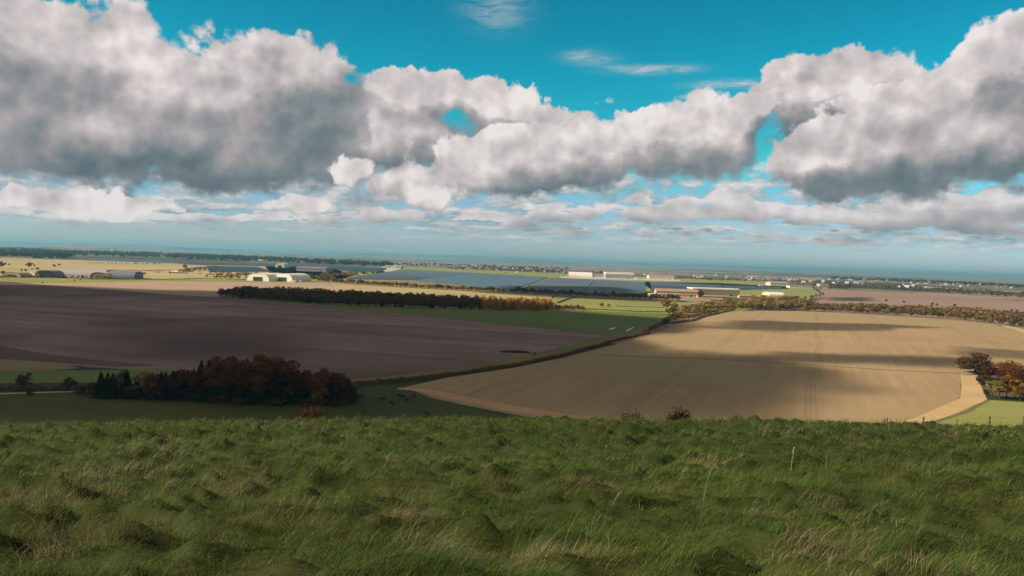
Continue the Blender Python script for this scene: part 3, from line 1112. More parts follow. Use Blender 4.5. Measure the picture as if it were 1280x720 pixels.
# ---- the copse in the left middle ground: picture x, base y, height in px, kind, width, label
copse = [
    ('darkred', 30, 489, 25, 1.0, 'small round dark red hawthorn standing alone at the left edge of the pasture', 'isolated'),
    ('bush', 38, 494, 9, 1.2, 'low blackish bush right beside the lone dark red hawthorn', 'isolated'),
    ('darkred', 87, 489, 18, 1.1, 'squat purplish tree between the lone hawthorn and the copse', 'isolated'),
    ('bush', 77, 486, 6, 1.0, 'tiny dark bush on the bank just left of the squat purplish tree', 'isolated'),
    ('bush', 101, 493, 13, 1.4, 'greyish thorn bush at the left foot of the copse', 'isolated'),
    ('bush', 113, 494, 16, 1.3, 'taller grey-brown thorn bush touching the leftmost conifer of the copse', 'isolated'),
    ('conifer', 126, 497, 33, 1.5, 'leftmost pointed dark conifer of the copse', ''),
    ('conifer', 134, 497, 31, 1.4, 'slim dark conifer between the leftmost conifer and the white-stemmed birch', ''),
    ('conifer', 141, 498, 32, 1.4, 'dark conifer immediately left of the white-stemmed birch', ''),
    ('birch', 149, 497, 37, 1.3, 'pale leafless birch with a white trunk among the dark conifers', ''),
    ('conifer', 158, 497, 34, 1.5, 'dark conifer immediately right of the white-stemmed birch', ''),
    ('bush', 166, 498, 17, 1.6, 'tangled bush under the left side of the orange tree', ''),
    ('orange', 184, 499, 36, 1.25, 'broad orange-brown tree in the left half of the copse', ''),
    ('bush', 192, 500, 14, 1.6, 'bush under the right side of the broad orange-brown tree', ''),
    ('conifer', 201, 499, 34, 1.5, 'first dark conifer right of the broad orange-brown tree', ''),
    ('darkred', 209, 498, 37, 1.2, 'dark round-topped tree between the first and second conifers right of the orange-brown tree', ''),
    ('conifer', 217, 499, 35, 1.5, 'second dark conifer right of the broad orange-brown tree', ''),
    ('darkred', 226, 499, 38, 1.2, 'dark round-topped tree between the second and third conifers right of the orange-brown tree', ''),
    ('conifer', 234, 499, 37, 1.5, 'third dark conifer right of the broad orange-brown tree', ''),
    ('darkred', 243, 500, 40, 1.2, 'dark round-topped tree touching the left of the twin-tipped conifer pair', ''),
    ('conifer', 251, 500, 49, 1.4, 'tall conifer, left one of the pair whose tips stand above the others', ''),
    ('conifer', 261, 500, 50, 1.4, 'tall conifer, right one of the pair whose tips stand above the others', ''),
    ('beech', 277, 501, 60, 1.05, 'rust-red beech beside the tall conifer pair, at the left of the beech group', ''),
    ('conifer', 268, 502, 36, 1.3, 'dark conifer in front of the leftmost rust-red beech', ''),
    ('beech', 300, 502, 58, 1.1, 'rust-red beech, second from the left of the beech group', ''),
    ('conifer', 289, 503, 33, 1.3, 'short dark conifer under the second rust-red beech', ''),
    ('beech', 324, 503, 62, 1.15, 'tallest orange-red beech in the middle of the copse', ''),
    ('conifer', 312, 504, 30, 1.4, 'short dark conifer at the left foot of the tallest beech', ''),
    ('conifer', 333, 504, 34, 1.4, 'short dark conifer at the right foot of the tallest beech', ''),
    ('beech', 347, 502, 58, 1.1, 'orange-red beech just right of the tallest one', ''),
    ('conifer', 354, 504, 36, 1.4, 'dark conifer under the right side of the tall beeches', ''),
    ('darkred', 366, 503, 44, 1.05, 'dull purple-brown tree in the dip between the two beech groups', ''),
    ('conifer', 372, 504, 34, 1.3, 'dark conifer in the dip between the two beech groups', ''),
    ('beech', 386, 503, 45, .9, 'bright orange-topped beech left in the lower right beech group', ''),
    ('orange', 397, 505, 36, 1.0, 'dull yellow-flecked tree in front of the lower right beech group', ''),
    ('beech', 405, 503, 44, .9, 'rust-coloured beech in the middle of the lower right beech group', ''),
    ('conifer', 414, 505, 36, 1.4, 'dark conifer in front of the lower right beech group', ''),
    ('beech', 423, 504, 41, .95, 'rust-coloured beech near the right end of the copse', ''),
    ('darkred', 434, 506, 32, .95, 'dark shrubby tree at the right end of the copse', ''),
    ('bush', 441, 506, 18, 1.2, 'low purple-brown bush at the right foot of the copse', ''),
    ('bush', 242, 502, 11, 1.8, 'rounded grey bush at the foot of the conifers left of the twin-topped pair', ''),
    ('bush', 275, 504, 10, 2.0, 'low bramble mound at the left foot of the beech group', ''),
    ('bush', 300, 506, 9, 2.2, 'low bramble mound under the second rust-red beech', ''),
    ('bush', 345, 507, 9, 2.2, 'low bramble mound at the foot of the tall beeches', ''),
    ('bush', 383, 507, 9, 2.2, 'low bramble mound between the copse and the red hawthorn bush', ''),
    ('bush', 415, 507, 9, 2.2, 'low bramble mound at the foot of the lower right beech group', ''),
]
for i, (k, px, py, n, wd, lab, iso) in enumerate(copse):
    h = hpx(px, py, n)
    g = None if iso else ('trees and bushes of the copse')
    plant((k, i % NV) if k != 'birch' else k, gp(px, py) + Vector((0, 0, -.05)), h * 1.03, lab, 'bush' if k == 'bush' else 'tree', g, wd)
# trees at the back of the copse, seen only through and above the front ones
for i in range(26):
    px = 135 + i * 11.6
    top = np.interp(px, [130, 200, 255, 275, 330, 365, 385, 425, 440], [31, 33, 44, 54, 58, 42, 40, 38, 28])
    k = 'conifer' if px < 262 else ('beech' if i % 3 else 'conifer')
    py = np.interp(px, [130, 440], [494, 501])
    o = plant((k, i % NV), gp(px + rr.uniform(-3, 3), py), hpx(px, py, top * rr.uniform(.82, .98)), 'tree in the back row of the copse, mostly hidden by those in front', 'tree', 'back row of the copse', 1.25)

# ---- right edge: the great beeches and the autumn trees
plant('beechdome', gp(1219, 466.5), hpx(1219, 466.5, 27), 'wide dome-shaped brown beech on the stubble beside the bare headland', 'tree', None, 1.5, 0.4)
plant('reddome', gp(1262, 478), hpx(1262, 478, 29), 'copper-red domed beech behind the yellow trees at the right edge', 'tree', None, 1.35, 1.9)
plant('reddome', gp(1302, 482), hpx(1302, 482, 30), 'copper-red beech cut by the right edge of the picture', 'tree', None, 1.3, 4.9)
for i, (k, px, py, n, wd, lab) in enumerate([
        ('woodx', 1237, 476, 22, 1.2, 'dark leafless tree between the domed brown beech and the copper-red one'),
        ('bushx', 1229, 481, 13, 1.3, 'dark green bush below the gap between the two domed beeches'),
        ('bushx', 1233, 494, 8, 1.1, 'small dark bush at the left foot of the yellow trees'),
        ('yellow', 1240, 497, 24, 1.25, 'leftmost yellow-green tree beside the green paddock'),
        ('yellow', 1249, 499, 25, 1.2, 'pale yellow tree second from the left beside the green paddock'),
        ('orange', 1258, 498, 31, .95, 'orange tree between the yellow ones beside the green paddock'),
        ('yellow', 1268, 499, 28, 1.1, 'yellow tree right of the orange one beside the green paddock'),
        ('orange', 1275, 501, 24, 1.1, 'orange-brown tree at the right edge of the picture by the paddock'),
        ('yellow', 1285, 501, 28, 1.2, 'yellow-green tree cut by the right edge of the picture'),
        ('orange', 1297, 502, 28, 1.2, 'orange tree just beyond the right edge by the paddock'),
        ('darkred', 1282, 488, 30, 1.2, 'dull red tree behind the yellow ones at the right edge')]):
    key = {'woodx': ('darkred', 1), 'bushx': ('bush', i % NV)}.get(k, (k, i % NV))
    plant(key, gp(px, py), hpx(px, py, n), lab, 'bush' if k == 'bushx' else 'tree', None, wd)


# ---- rows and belts of individual trees
def scatter_row(line, n, keys, hm, label, group, depth=0.0, wide=1.6, cat='tree', jit=.45):
    """n trees along a picture line, each a thing; depth spreads them away from the camera in metres"""
    g = [gp(*p) for p in line]
    L = [0]
    for a, b in zip(g, g[1:]):
        L.append(L[-1] + (b - a).length)
    for i in range(n):
        s = (i + .5 + rr.uniform(-jit, jit)) / n * L[-1]
        k = max(j for j in range(len(g)) if L[j] <= s)
        k = min(k, len(g) - 2)
        p = g[k].lerp(g[k + 1], (s - L[k]) / (L[k + 1] - L[k]))
        p = p + Vector((0, rr.uniform(0, depth), 0))
        plant((rr.choice(keys), rr.randrange(NV)), p, hm * rr.choice((rr.uniform(.6, .9), rr.uniform(.85, 1.15), rr.uniform(1.0, 1.35))), label, cat, group, wide * rr.uniform(.85, 1.2))


def far_wood(name, region, n, keys, hm, label=None, wide=1.6):
    """a wood that reads as one mass: one object made of the same crowns"""
    g = [gp(*p) for p in region]
    xs, ys_ = [p.x for p in g], [p.y for p in g]
    Vs, Fs, Ms, off_ = [], [], [], 0
    mats = []
    cnt = 0
    tries = 0
    while cnt < n and tries < n * 60:
        tries += 1
        x, y = rr.uniform(min(xs), max(xs)), rr.uniform(min(ys_), max(ys_))
        c = False
        for i in range(len(g)):
            a, b = g[i], g[(i + 1) % len(g)]
            if (a.y > y) != (b.y > y) and x < (b.x - a.x) * (y - a.y) / (b.y - a.y) + a.x:
                c = not c
        if not c:
            continue
        cnt += 1
        key = (rr.choice(keys), rr.randrange(NV))
        crown, tr, h0 = templates[key][:3]
        if key not in far_wood.cache:
            v = np.empty(len(crown.vertices) * 3)
            crown.vertices.foreach_get('co', v)
            far_wood.cache[key] = v.reshape(-1, 4, 3)
        q = far_wood.cache[key]
        q = q[::max(1, len(q) // 110)]
        s = hm * rr.choice((rr.uniform(.65, .95), rr.uniform(.9, 1.15), rr.uniform(1.0, 1.35))) / h0
        cen = q.mean(1, keepdims=True)
        q = (cen + (q - cen) * 1.7).reshape(-1, 3) * (s * wide, s * wide, s) + (x, y, 0)
        nf = len(q) // 4
        mt = crown.materials[0]
        if mt not in mats:
            mats.append(mt)
        Vs.append(q)
        Fs.append(np.arange(nf * 4).reshape(nf, 4) + off_)
        Ms.append(np.full(nf, mats.index(mt)))
        off_ += nf * 4
    me = np_mesh(name, np.vstack(Vs), np.vstack(Fs))
    for m in mats:
        me.materials.append(m)
    me.polygons.foreach_set('material_index', np.concatenate(Ms).astype(np.int32))
    return tag(link(name, me), label, None, None, 'stuff')


far_wood.cache = {}

# the long wood beyond the wheat
scatter_row([(272, 371.5), (300, 373), (400, 380), (470, 383), (520, 385), (560, 386), (600, 387)], 105, ['woodtree'] * 9 + ['woodcon'], 12,
            'dull brown tree on the near edge of the long wood behind the green wheat', 'trees on the near edge of the long wood', 14)
scatter_row([(272, 370.5), (300, 371.6), (400, 378), (470, 381), (520, 383), (560, 384), (600, 385)], 90, ['woodtree'], 12.5,
            'dull brown tree in the second rank of the long wood behind the green wheat', 'trees in the second rank of the long wood', 18)
scatter_row([(598, 387), (640, 388.5), (692, 388.5)], 46, ['larch'], 12.5, 'golden larch at the sunlit right end of the long wood', 'golden larches of the long wood', 60)
scatter_row([(694, 388), (732, 388)], 14, ['olive', 'woodtree'], 8, 'dull low tree just right of the golden larches', 'low trees right of the larches', 16)
far_wood('woodland', [(275, 370), (300, 366.5), (380, 368), (470, 373), (540, 376), (600, 380), (605, 384), (520, 382.5), (400, 377.5), (300, 371.5)], 1150, ['woodtree'] * 12 + ['woodcon'], 12)
far_wood('larch_wood', [(600, 384), (605, 379), (680, 382), (690, 387), (640, 387)], 150, ['larch'], 12)
# tree line that divides the straw field from the solar farm
scatter_row([(640, 366.5), (700, 370), (760, 373.5), (850, 376.5)], 75, ['woodtree'], 13, 'dark leafless tree in the shaded line before the solar farm', 'dark tree line before the solar farm', 12)
scatter_row([(395, 351), (440, 355), (500, 359), (560, 362.5), (640, 366)], 85, ['rust', 'woodtree', 'rust', 'olive'], 11, 'russet small tree in the row between the straw field and the solar farm', 'russet tree row before the solar farm', 25)
scatter_row([(255, 347), (300, 349), (395, 351)], 26, ['woodtree', 'rust'], 8, 'small purple-brown tree in the row left of the white hangars', 'small trees near the white hangars', 20)
# hedgerow trees along the top of the stubble
scatter_row([(806, 418), (822, 411), (836, 403)], 11, ['olive'], 6.5, 'rounded golden-olive bush in the hedge above the lane bend', 'bushes above the lane bend', 6, 1.5)
plant(('darkred', 0), gp(831, 408), hpx(831, 408, 11.5), 'ball-shaped nearly black tree at the corner of wheat, hedge and stubble', 'tree', None, 1.25)
scatter_row([(836, 404), (850, 401), (866, 399), (900, 390), (930, 385)], 30, ['olive', 'olive', 'rust'], 8, 'olive-gold tree in the hedge along the top left of the stubble', 'hedge trees at the top left of the stubble', 12, 1.4)
scatter_row([(842, 396), (870, 391), (905, 384), (940, 381)], 34, ['olive', 'olive', 'rust'], 10, 'olive-gold tree in the thicket behind the brick building', 'thicket trees by the brick building', 50, 1.4)
for px, py, n, l in [(833, 387, 14, 'round tan-leaved tree standing in the small bright meadow'), (843, 388, 10, 'lower tan tree touching the round one in the small bright meadow'),
                     (752, 384, 6, 'tawny bush at the left of the clump in the small bright meadow'), (761, 384.5, 5, 'tawny bush at the right of the clump in the small bright meadow')]:
    plant(('rust' if n > 7 else 'olive', 1), gp(px, py), hpx(px, py, n), l, 'tree' if n > 7 else 'bush', None, 1.4)
plant(('darkred', 2), gp(875.5, 373), hpx(875, 373, 11), 'round black tree at the right end of the brick building', 'tree', None, 1.2)
scatter_row([(935, 387), (1000, 388.5), (1060, 391), (1120, 394.5), (1200, 399.5), (1290, 410)], 82, ['olive', 'rust', 'olive', 'rust', 'woodtree'], 11.5, 'autumn tree on the near edge of the belt along the top of the stubble', 'near edge of the tree belt above the stubble', 20, 1.3)
scatter_row([(945, 384), (1000, 385), (1060, 388), (1120, 391), (1200, 396), (1290, 406)], 20, ['rust', 'olive', 'rust', 'woodtree'], 13, 'autumn tree inside the belt along the top of the stubble', 'inside of the tree belt above the stubble', 40, 1.3)
scatter_row([(952, 381), (1004, 380)], 16, ['olive', 'rust'], 14, 'tall olive-brown tree clustered where the belt meets the airfield', 'tall cluster by the airfield', 70, 1.3)
scatter_row([(1004, 376), (1030, 370), (1022, 364), (1016, 361.5)], 16, ['olive', 'woodtree'], 9, 'tree on the curved hedge at the left end of the far brown field', 'curved hedge of the far brown field', 8, 1.3)
far_wood('woodland', [(940, 384), (1000, 384.5), (1100, 389), (1290, 404), (1290, 398), (1200, 390.5), (1120, 387.5), (1030, 385), (960, 380)], 560, ['olive', 'rust', 'woodtree'], 11)
for px, py, n in [(1108, 377.5, 4), (1130, 379.5, 4.5), (1165, 382.2, 4.5), (1171, 382.8, 4), (1193, 384, 5), (1221, 386.8, 3.5), (1226, 387.2, 3.5), (1265, 390, 4), (1271, 391, 4.5)]:
    d = {1108: 'lone dark tree farthest left in the far brown field', 1130: 'dark tree at the left end of the ditch line across the far brown field', 1165: 'left tree of the first close pair in the far brown field',
         1171: 'right tree of the first close pair in the far brown field', 1193: 'narrow lone tree right of the first pair in the far brown field', 1221: 'left of two small trees midway along the far brown field edge',
         1226: 'right of two small trees midway along the far brown field edge', 1265: 'left tree of the last pair in the far brown field', 1271: 'right tree of the last pair in the far brown field'}[px]
    plant(('fartree', int(px) % NV), gp(px, py), hpx(px, py, n), d, 'tree', None, 1.1)
far_wood('thicket', [(836, 404), (850, 398), (880, 390), (935, 382), (935, 377), (880, 381), (850, 391)], 190, ['olive', 'olive', 'rust'], 9)
far_wood('thicket', [(925, 389), (1005, 387.5), (1006, 379), (940, 376)], 170, ['olive', 'olive', 'rust'], 13)
# woods behind and on the skyline
far_wood('woodland', [(1030, 361), (1130, 363), (1290, 374), (1290, 368), (1130, 359.5), (1000, 355.5), (900, 350), (840, 347), (840, 348.8), (980, 354)], 420, ['rust', 'woodtree', 'fartree'], 11)
far_wood('woodland', [(560, 337.2), (690, 341.5), (700, 343), (770, 342), (770, 340.5), (640, 336), (560, 334.5)], 220, ['rust', 'woodtree', 'fartree'], 12)
template(('blue', 0), 'round', L_blue, 12, 160, 1.0, 121)
template(('blue', 1), 'round', L_blue, 12, 160, 1.0, 122)
template(('blue', 2), 'conifer', L_blue, 14, 160, 1.0, 123)
far_wood('skyline_wood', [(-160, 315), (0, 321), (80, 324), (92, 320), (200, 321.6), (230, 324), (330, 327), (420, 331), (490, 333.5), (490, 331.6), (420, 328.6), (330, 323.5), (220, 319), (100, 315), (34, 313), (-160, 308)], 1700, ['blue'], 30, wide=1.6)
far_wood('woodland', [(1040, 349), (1290, 360), (1290, 357.5), (1160, 351.5), (1040, 347)], 300, ['blue'], 16, wide=2.0)
far_wood('woodland', [(470, 332), (700, 337.5), (720, 336), (560, 330.5), (480, 329.6)], 160, ['blue'], 14, wide=2.0)
scatter_row([(480, 335), (505, 336.6)], 8, ['woodtree'], 14, 'dark tree behind the pale apron left of the solar farm', 'dark trees behind the pale apron', 30, 1.4)
scatter_row([(443, 344), (470, 343), (478, 341.5)], 12, ['rust', 'olive'], 15, 'tawny tree in the clump at the left end of the solar farm', 'tawny clump by the solar farm', 40, 1.5)
scatter_row([(404, 345), (445, 345)], 10, ['olive', 'olive', 'rust'], 9, 'yellow-green scrub tree left of the tawny clump', 'scrub left of the tawny clump', 60, 1.5)
scatter_row([(212, 342), (240, 337.5), (270, 334.8)], 10, ['rust'], 10, 'rust-coloured scrub tree beside the isolated left solar block', 'rusty scrub by the left solar array', 60, 1.5)
scatter_row([(255, 344), (330, 345), (420, 349)], 14, ['rust', 'olive'], 8, 'rust-coloured scrub tree behind the white hangars', 'rusty scrub behind the white hangars', 80, 1.5)
far_wood('scrub', [(402, 346), (402, 343.6), (440, 340.4), (447, 342), (446, 346)], 90, ['olive', 'olive', 'rust'], 8)
far_wood('scrub', [(208, 342.6), (236, 336.6), (274, 334), (266, 337), (250, 340)], 80, ['rust', 'rust', 'olive'], 7)
far_wood('scrub', [(255, 345), (262, 342), (330, 343), (420, 346), (420, 350), (380, 348.6), (300, 347)], 200, ['rust', 'olive', 'woodtree'], 7)
plant(('olive', 0), gp(231, 336.5), hpx(231, 336.5, 6.5), 'large round olive tree above the rusty scrub', 'tree', None, 1.3)
for i, (px, py, n) in enumerate([(2, 335, 9), (11, 333, 4), (36, 335, 8), (43, 334, 4), (68, 334, 4), (74, 333.5, 5), (47, 338, 4), (40, 337.6, 3), (3, 343, 5), (27, 340, 4.5), (32, 339.6, 4)]):
    plant(('woodtree' if i % 2 else 'fartree', i % NV), gp(px, py), hpx(px, py, n), 'dark hedgerow tree above the barrel-roofed sheds at the left edge', 'tree', 'trees around the barrel-roofed sheds', 1.4)
scatter_row([(-10, 347.6), (28, 347.4), (60, 347.6), (80, 347.7), (112, 347.9), (138, 348.2)], 46, ['woodtree', 'olive', 'fartree'], 5.5, 'small dark tree in front of the barrel-roofed sheds', 'small trees before the barrel-roofed sheds', 20, 1.4)
scatter_row([(110, 329.5), (165, 330), (200, 330.5)], 22, ['fartree'], 6, 'tiny dark tree in the line across the dry airfield grass', 'tree line on the dry airfield grass', 20, 1.3)
for px, py in [(93, 351.2), (101, 350.4), (53, 354.2), (144, 348.8)]:
    plant(('bush', 0), gp(px, py), hpx(px, py, 1.6), {93: 'left of two tiny dark bushes on the light green strip', 101: 'right of two tiny dark bushes on the light green strip', 53: 'low bush where the ploughed field meets the light green strip',
                                                   144: 'tiny bush before the blue-grey barrel shed'}[px], 'bush', None, 1.5)


# ---- hedges: one thing each
def hedge(line, hm, wm, mat, label, seed=1, dens=26, gaps=0.0, size=.32, name='hedge'):
    r_ = np.random.default_rng(seed)
    g = [gp(*p) for p in line]
    C = []
    for a, b in zip(g, g[1:]):
        L = (b - a).length
        n = int(L * dens)
        t = r_.uniform(0, 1, n)
        nrm = Vector((-(b - a).y, (b - a).x, 0)).normalized()
        s = (np.sin(t * L * .11 + seed) + np.sin(t * L * .31 + 2) * .7 + np.sin(t * L * .83)) / 2.7
        hh = hm * (1 + .35 * s)
        keep = r_.uniform(0, 1, n) > gaps * (s < -.2)
        w = r_.uniform(-1, 1, n) * wm / 2
        z = r_.uniform(.02, 1, n) ** .8 * hh * np.sqrt(1 - (w / wm * 1.5) ** 2 * .7)
        c = np.stack([a.x + (b.x - a.x) * t + nrm.x * w, a.y + (b.y - a.y) * t + nrm.y * w, z], 1)
        C.append(c[keep])
    C = np.vstack(C)
    V, F = quads(C, r_.uniform(.6, 1.3, len(C)) * size, r_, .2)
    o = link(name, np_mesh(name, V, F), mat)
    return tag(o, label, 'hedge')


hedge([(446, 482), (470, 479.5), (500, 477), (560, 470.5), (640, 459), (700, 446.5), (745, 434)], 2.6, 3.2, L_wood, 'long dark hedge between the ploughed field and the stubble', 3, 60)
hedge([(745, 434), (765, 427.5), (790, 422), (812, 416.5)], 2.2, 3, L_wood, 'short dark hedge round the lane bend above the stubble', 4, 55)
hedge([(-60, 486), (0, 487), (50, 488), (90, 488)], 2.4, 4, L_wood, 'low dark hedge on the bank at the left edge', 5, 50)
hedge([(690, 385), (740, 387), (800, 390), (850, 390.5), (900, 390)], 1.6, 3, L_brown, 'thin brown hedge between the wheat and the small meadow', 6, 14, .3, .5)
hedge([(770, 383), (830, 385)], 1.2, 2.5, L_brown, 'faint short hedge across the small bright meadow', 7, 12, .3, .5)
hedge([(697, 379), (712, 373.5), (720, 371.6)], 2.2, 4, L_wood, 'dark slanting hedge at the left of the small meadow', 8, 24, 0, .5)
hedge([(110, 349.2), (200, 349.6), (255, 348.4), (330, 350.5)], 1.8, 4, L_wood, 'thin dark hedge behind the pale pinkish field', 9, 10, .2, .7)
hedge([(838, 404.5), (866, 401.5), (880, 396), (918, 387.5)], 2.2, 5, L_wood, 'dark hedge bottom under the olive-gold trees', 10, 26, 0, .5)
hedge([(130, 337.6), (180, 338.2), (215, 338)], 1.8, 5, L_wood, 'thin brown hedge behind the blue-grey barrel shed', 11, 8, .1, .8)

# ------------------------------------------------------------------ buildings
B_white = plain('white_sheeting', (.78, .74, .68), .6, .10, .08)
B_pale = plain('pale_render', (.62, .54, .42), .8, .15, .08)
B_sand = plain('sandy_brick', (.58, .42, .25), .85, .15, .1)
B_tile = plain('pink_brown_tiles', (.36, .235, .185), .85, .2, .1)
B_blue = plain('blue_grey_sheeting', (.17, .18, .21), .6, .15, .06)
B_lilac = plain('pale_grey_sheeting', (.36, .34, .35), .65, .15, .06)
B_tan = plain('weathered_tan_sheeting', (.34, .28, .19), .8, .2, .08)
B_green = plain('grey_green_sheeting', (.235, .225, .165), .7, .12, .06)
B_dark = plain('dark_opening', (.030, .028, .030), .6, .2, .2)
B_glass = plain('window_glass', (.05, .055, .06), .15, .2, .2, spec=.6)
B_red = plain('red_brick', (.24, .11, .075), .85, .2, .15)


def arch(w, h, t=0.0, n=14, e=.75):
    """half profile of a barrel roof, left to right; t shrinks it"""
    pts = []
    for i in range(n + 1):
        a = math.pi * (1 - i / n)
        pts.append(((w / 2 - t) * math.copysign(abs(math.cos(a)) ** e, math.cos(a)), max(0.0, (h - t) * abs(math.sin(a)) ** e)))
    return pts


def barrel_shed(px, py, wpx, hpx_, length, turn, roof, end, label, group=None, doors=1, name='barrel_roofed_shed', end_on=True, eave=.0):
    """curved roof; end_on: the arch faces the camera, else the long side does. The axis turns by 'turn' degrees"""
    p = gp(px, py)
    w, h = hpx(px, py, wpx), hpx(px, py, hpx_)
    if end_on:
        W, Ln = w, length
    else:
        W, Ln = length, w
    o = empty(name, p, R(turn) + (0 if end_on else math.pi / 2))
    if not end_on:
        o.location = p + Vector((0, W / 2, 0))
    tag(o, label, 'hangar', group)
    y0, y1 = (0, Ln) if end_on else (-Ln / 2, Ln / 2)
    b = MB()
    pr, inn = arch(W, h), arch(W, h, .5)
    n = len(pr)
    b.add([(x, y0, z) for x, z in pr] + [(x, y1, z) for x, z in pr] + [(x, y0, z) for x, z in inn] + [(x, y1, z) for x, z in inn],
          [(i, i + 1, n + i + 1, n + i) for i in range(n - 1)] + [(2 * n + i + 1, 2 * n + i, 3 * n + i, 3 * n + i + 1) for i in range(n - 1)] +
          [(i + 1, i, 2 * n + i, 2 * n + i + 1) for i in range(n - 1)] + [(n + i, n + i + 1, 3 * n + i + 1, 3 * n + i) for i in range(n - 1)])
    b.build('roof', roof, o)
    for yy in (y0 + .8, y1 - .8):
        b = MB()
        b.prism([(x, z) for x, z in arch(W, h, .52)], yy - .15, yy + .15)
        b.build('end_wall', end, o)
    if doors:
        dw = W * .42 / doors
        for k in range(doors):
            cx = (k - (doors - 1) / 2) * dw * 1.5
            b = MB()
            b.box(cx - dw / 2, cx + dw / 2, y0 + .40, y0 + .62, 0, h * .52)
            b.build('door', B_dark, o)
    return o


def gable_building(px, py, wpx, hpx_, depth, turn, wall, roof, label, cat='building', group=None, windows=0, floors=1, name='long_building', rise=.35, flat=False, door=True, parapet=None, wcol=None):
    p = gp(px, py)
    w, h = hpx(px, py, wpx), hpx(px, py, hpx_)
    o = empty(name, p, R(turn))
    tag(o, label, cat, group)
    eave = h * (1 - rise)
    b = MB()
    b.box(-w / 2, w / 2, 0, depth, -.3, eave)
    if not flat:
        for x in (-w / 2 + .1, w / 2 - .4):
            b.prismx([(0, eave), (depth, eave), (depth / 2, h - .3)], x, x + .3)
    b.build('wall', wall, o)
    b = MB()
    if flat:
        b.box(-w / 2 - .6, w / 2 + .6, -.6, depth + .6, eave + .003, h)
    else:
        t = .35
        b.prismx([(-.8, eave + .02), (depth / 2, h), (depth / 2, h + t), (-.8, eave + t)], -w / 2 - .6, w / 2 + .6)
        b.prismx([(depth / 2 + .003, h), (depth + .8, eave + .02), (depth + .8, eave + t), (depth / 2 + .003, h + t)], -w / 2 - .6, w / 2 + .6)
    b.build('roof', roof, o)
    if windows:
        fh = eave / floors
        for f in range(floors):
            for k in range(windows):
                cx = -w / 2 + w * (k + .5) / windows
                ww, wh = w / windows * .5, fh * .42
                b = MB()
                b.box(cx - ww / 2, cx + ww / 2, -.10, .06, f * fh + fh * .34, f * fh + fh * .34 + wh)
                b.build('window', wcol or B_glass, o)
    if door:
        b = MB()
        b.box(w * .30, w * .30 + min(5, w * .12), -.12, .05, 0, min(eave * .7, 4.5))
        b.build('door', B_dark, o)
    return o


# sheds at the left
barrel_shed(14, 346.6, 26, 6.5, 40, -8, B_tan, B_tan, 'low tan barrel-roofed shed, leftmost of the sheds', doors=1)
barrel_shed(36, 346.5, 22, 7, 40, -20, B_pale, B_pale, 'cream barrel-roofed shed between the tan one and the blue-grey one', doors=1)
barrel_shed(56, 347, 26, 9, 55, 12, B_blue, B_blue, 'blue-grey barrel-roofed shed with its arched end to the camera', doors=0)
barrel_shed(102, 346.2, 54, 9.2, 60, 2, B_lilac, B_lilac, 'longest pale grey barrel-roofed shed with its roof side-on', doors=0, end_on=False)
barrel_shed(123, 347.6, 21, 7.5, 30, 6, B_pale, B_tan, 'small shed with a cream arched rim in front of the long grey shed', doors=0)
barrel_shed(150, 347.7, 34, 8.8, 50, 2, B_blue, B_blue, 'dark blue-grey shed side-on at the right end of the sheds', doors=0, end_on=False)
gable_building(176, 342.6, 8, 2.6, 14, 10, B_red, B_tile, 'small red-brick house right of the blue-grey shed', 'house', windows=3, name='house')
gable_building(195, 340.6, 7, 1.8, 12, 5, B_white, B_lilac, 'small white hut between the red-brick house and the white cottages', 'hut', windows=0, name='hut')
gable_building(218, 341.7, 9, 2.8, 14, 4, B_white, B_white, 'bright white low building, widest of three below the rusty scrub', windows=3)
gable_building(225.4, 341.7, 2.6, 2.2, 10, 4, B_white, B_tile, 'middle white hut of three below the rusty scrub', 'hut', name='hut', windows=0)
gable_building(231, 341.8, 4, 1.9, 10, 4, B_white, B_tile, 'right white hut of three below the rusty scrub', 'hut', name='hut', windows=0)
gable_building(249, 342.4, 3, 1.8, 10, 14, B_white, B_lilac, 'tiny white hut left of the dark bushes behind the pale field', 'hut', name='hut', windows=0)

# the two big white hangars
barrel_shed(322, 351.3, 32, 9.8, 95, -14, B_white, B_white, 'left one of the two large white round-roofed hangars', group='white hangars beyond the pale field', doors=1, name='hangar')
barrel_shed(353, 351.8, 30, 10, 80, -22, B_white, B_white, 'right one of the two large white round-roofed hangars', group='white hangars beyond the pale field', doors=1, name='hangar')
gable_building(341, 351.2, 10, 4.2, 16, -8, B_blue, B_lilac, 'grey lean-to between the two large white hangars', 'building', windows=2)
gable_building(365, 352, 11, 6.2, 26, -8, B_blue, B_white, 'dark-fronted annexe at the right side of the right white hangar', flat=True, rise=.22, windows=4)
gable_building(366, 353, 7, 2.4, 10, -4, B_white, B_white, 'white container-like shed in front of the dark-fronted annexe', 'shed', flat=True, name='shed')
gable_building(381, 351.4, 10, 3.1, 14, -4, B_white, B_white, 'white long low shed right of the annexe', 'shed', name='shed', windows=0)
gable_building(375, 352.6, 3, 1.6, 6, -4, B_white, B_white, 'small white cabin between the annexe and the white long low shed', 'cabin', name='cabin', flat=True)
gable_building(303, 349.6, 3.5, 2.2, 8, 0, B_pale, B_white, 'small cream cabin left of the white hangars', 'cabin', name='cabin', flat=True)
barrel_shed(349.5, 334.4, 12.5, 5.6, 60, -8, B_white, B_pale, 'small white arched hangar alone on the bright green airfield', doors=1, name='hangar')
gable_building(389, 339.2, 38, 5.4, 90, -4, B_lilac, B_lilac, 'flat pale lilac-grey warehouse right of the small white arched hangar', 'warehouse', flat=True, rise=.2, windows=16, name='warehouse')
gable_building(325, 326.2, 8, 1.6, 30, 0, B_white, B_white, 'far white shed before the skyline wood', 'shed', name='shed', windows=0)
gable_building(369, 326.6, 16, 2.0, 30, 0, B_lilac, B_lilac, 'far pale grey roofs before the skyline wood', 'shed', name='shed', windows=0)
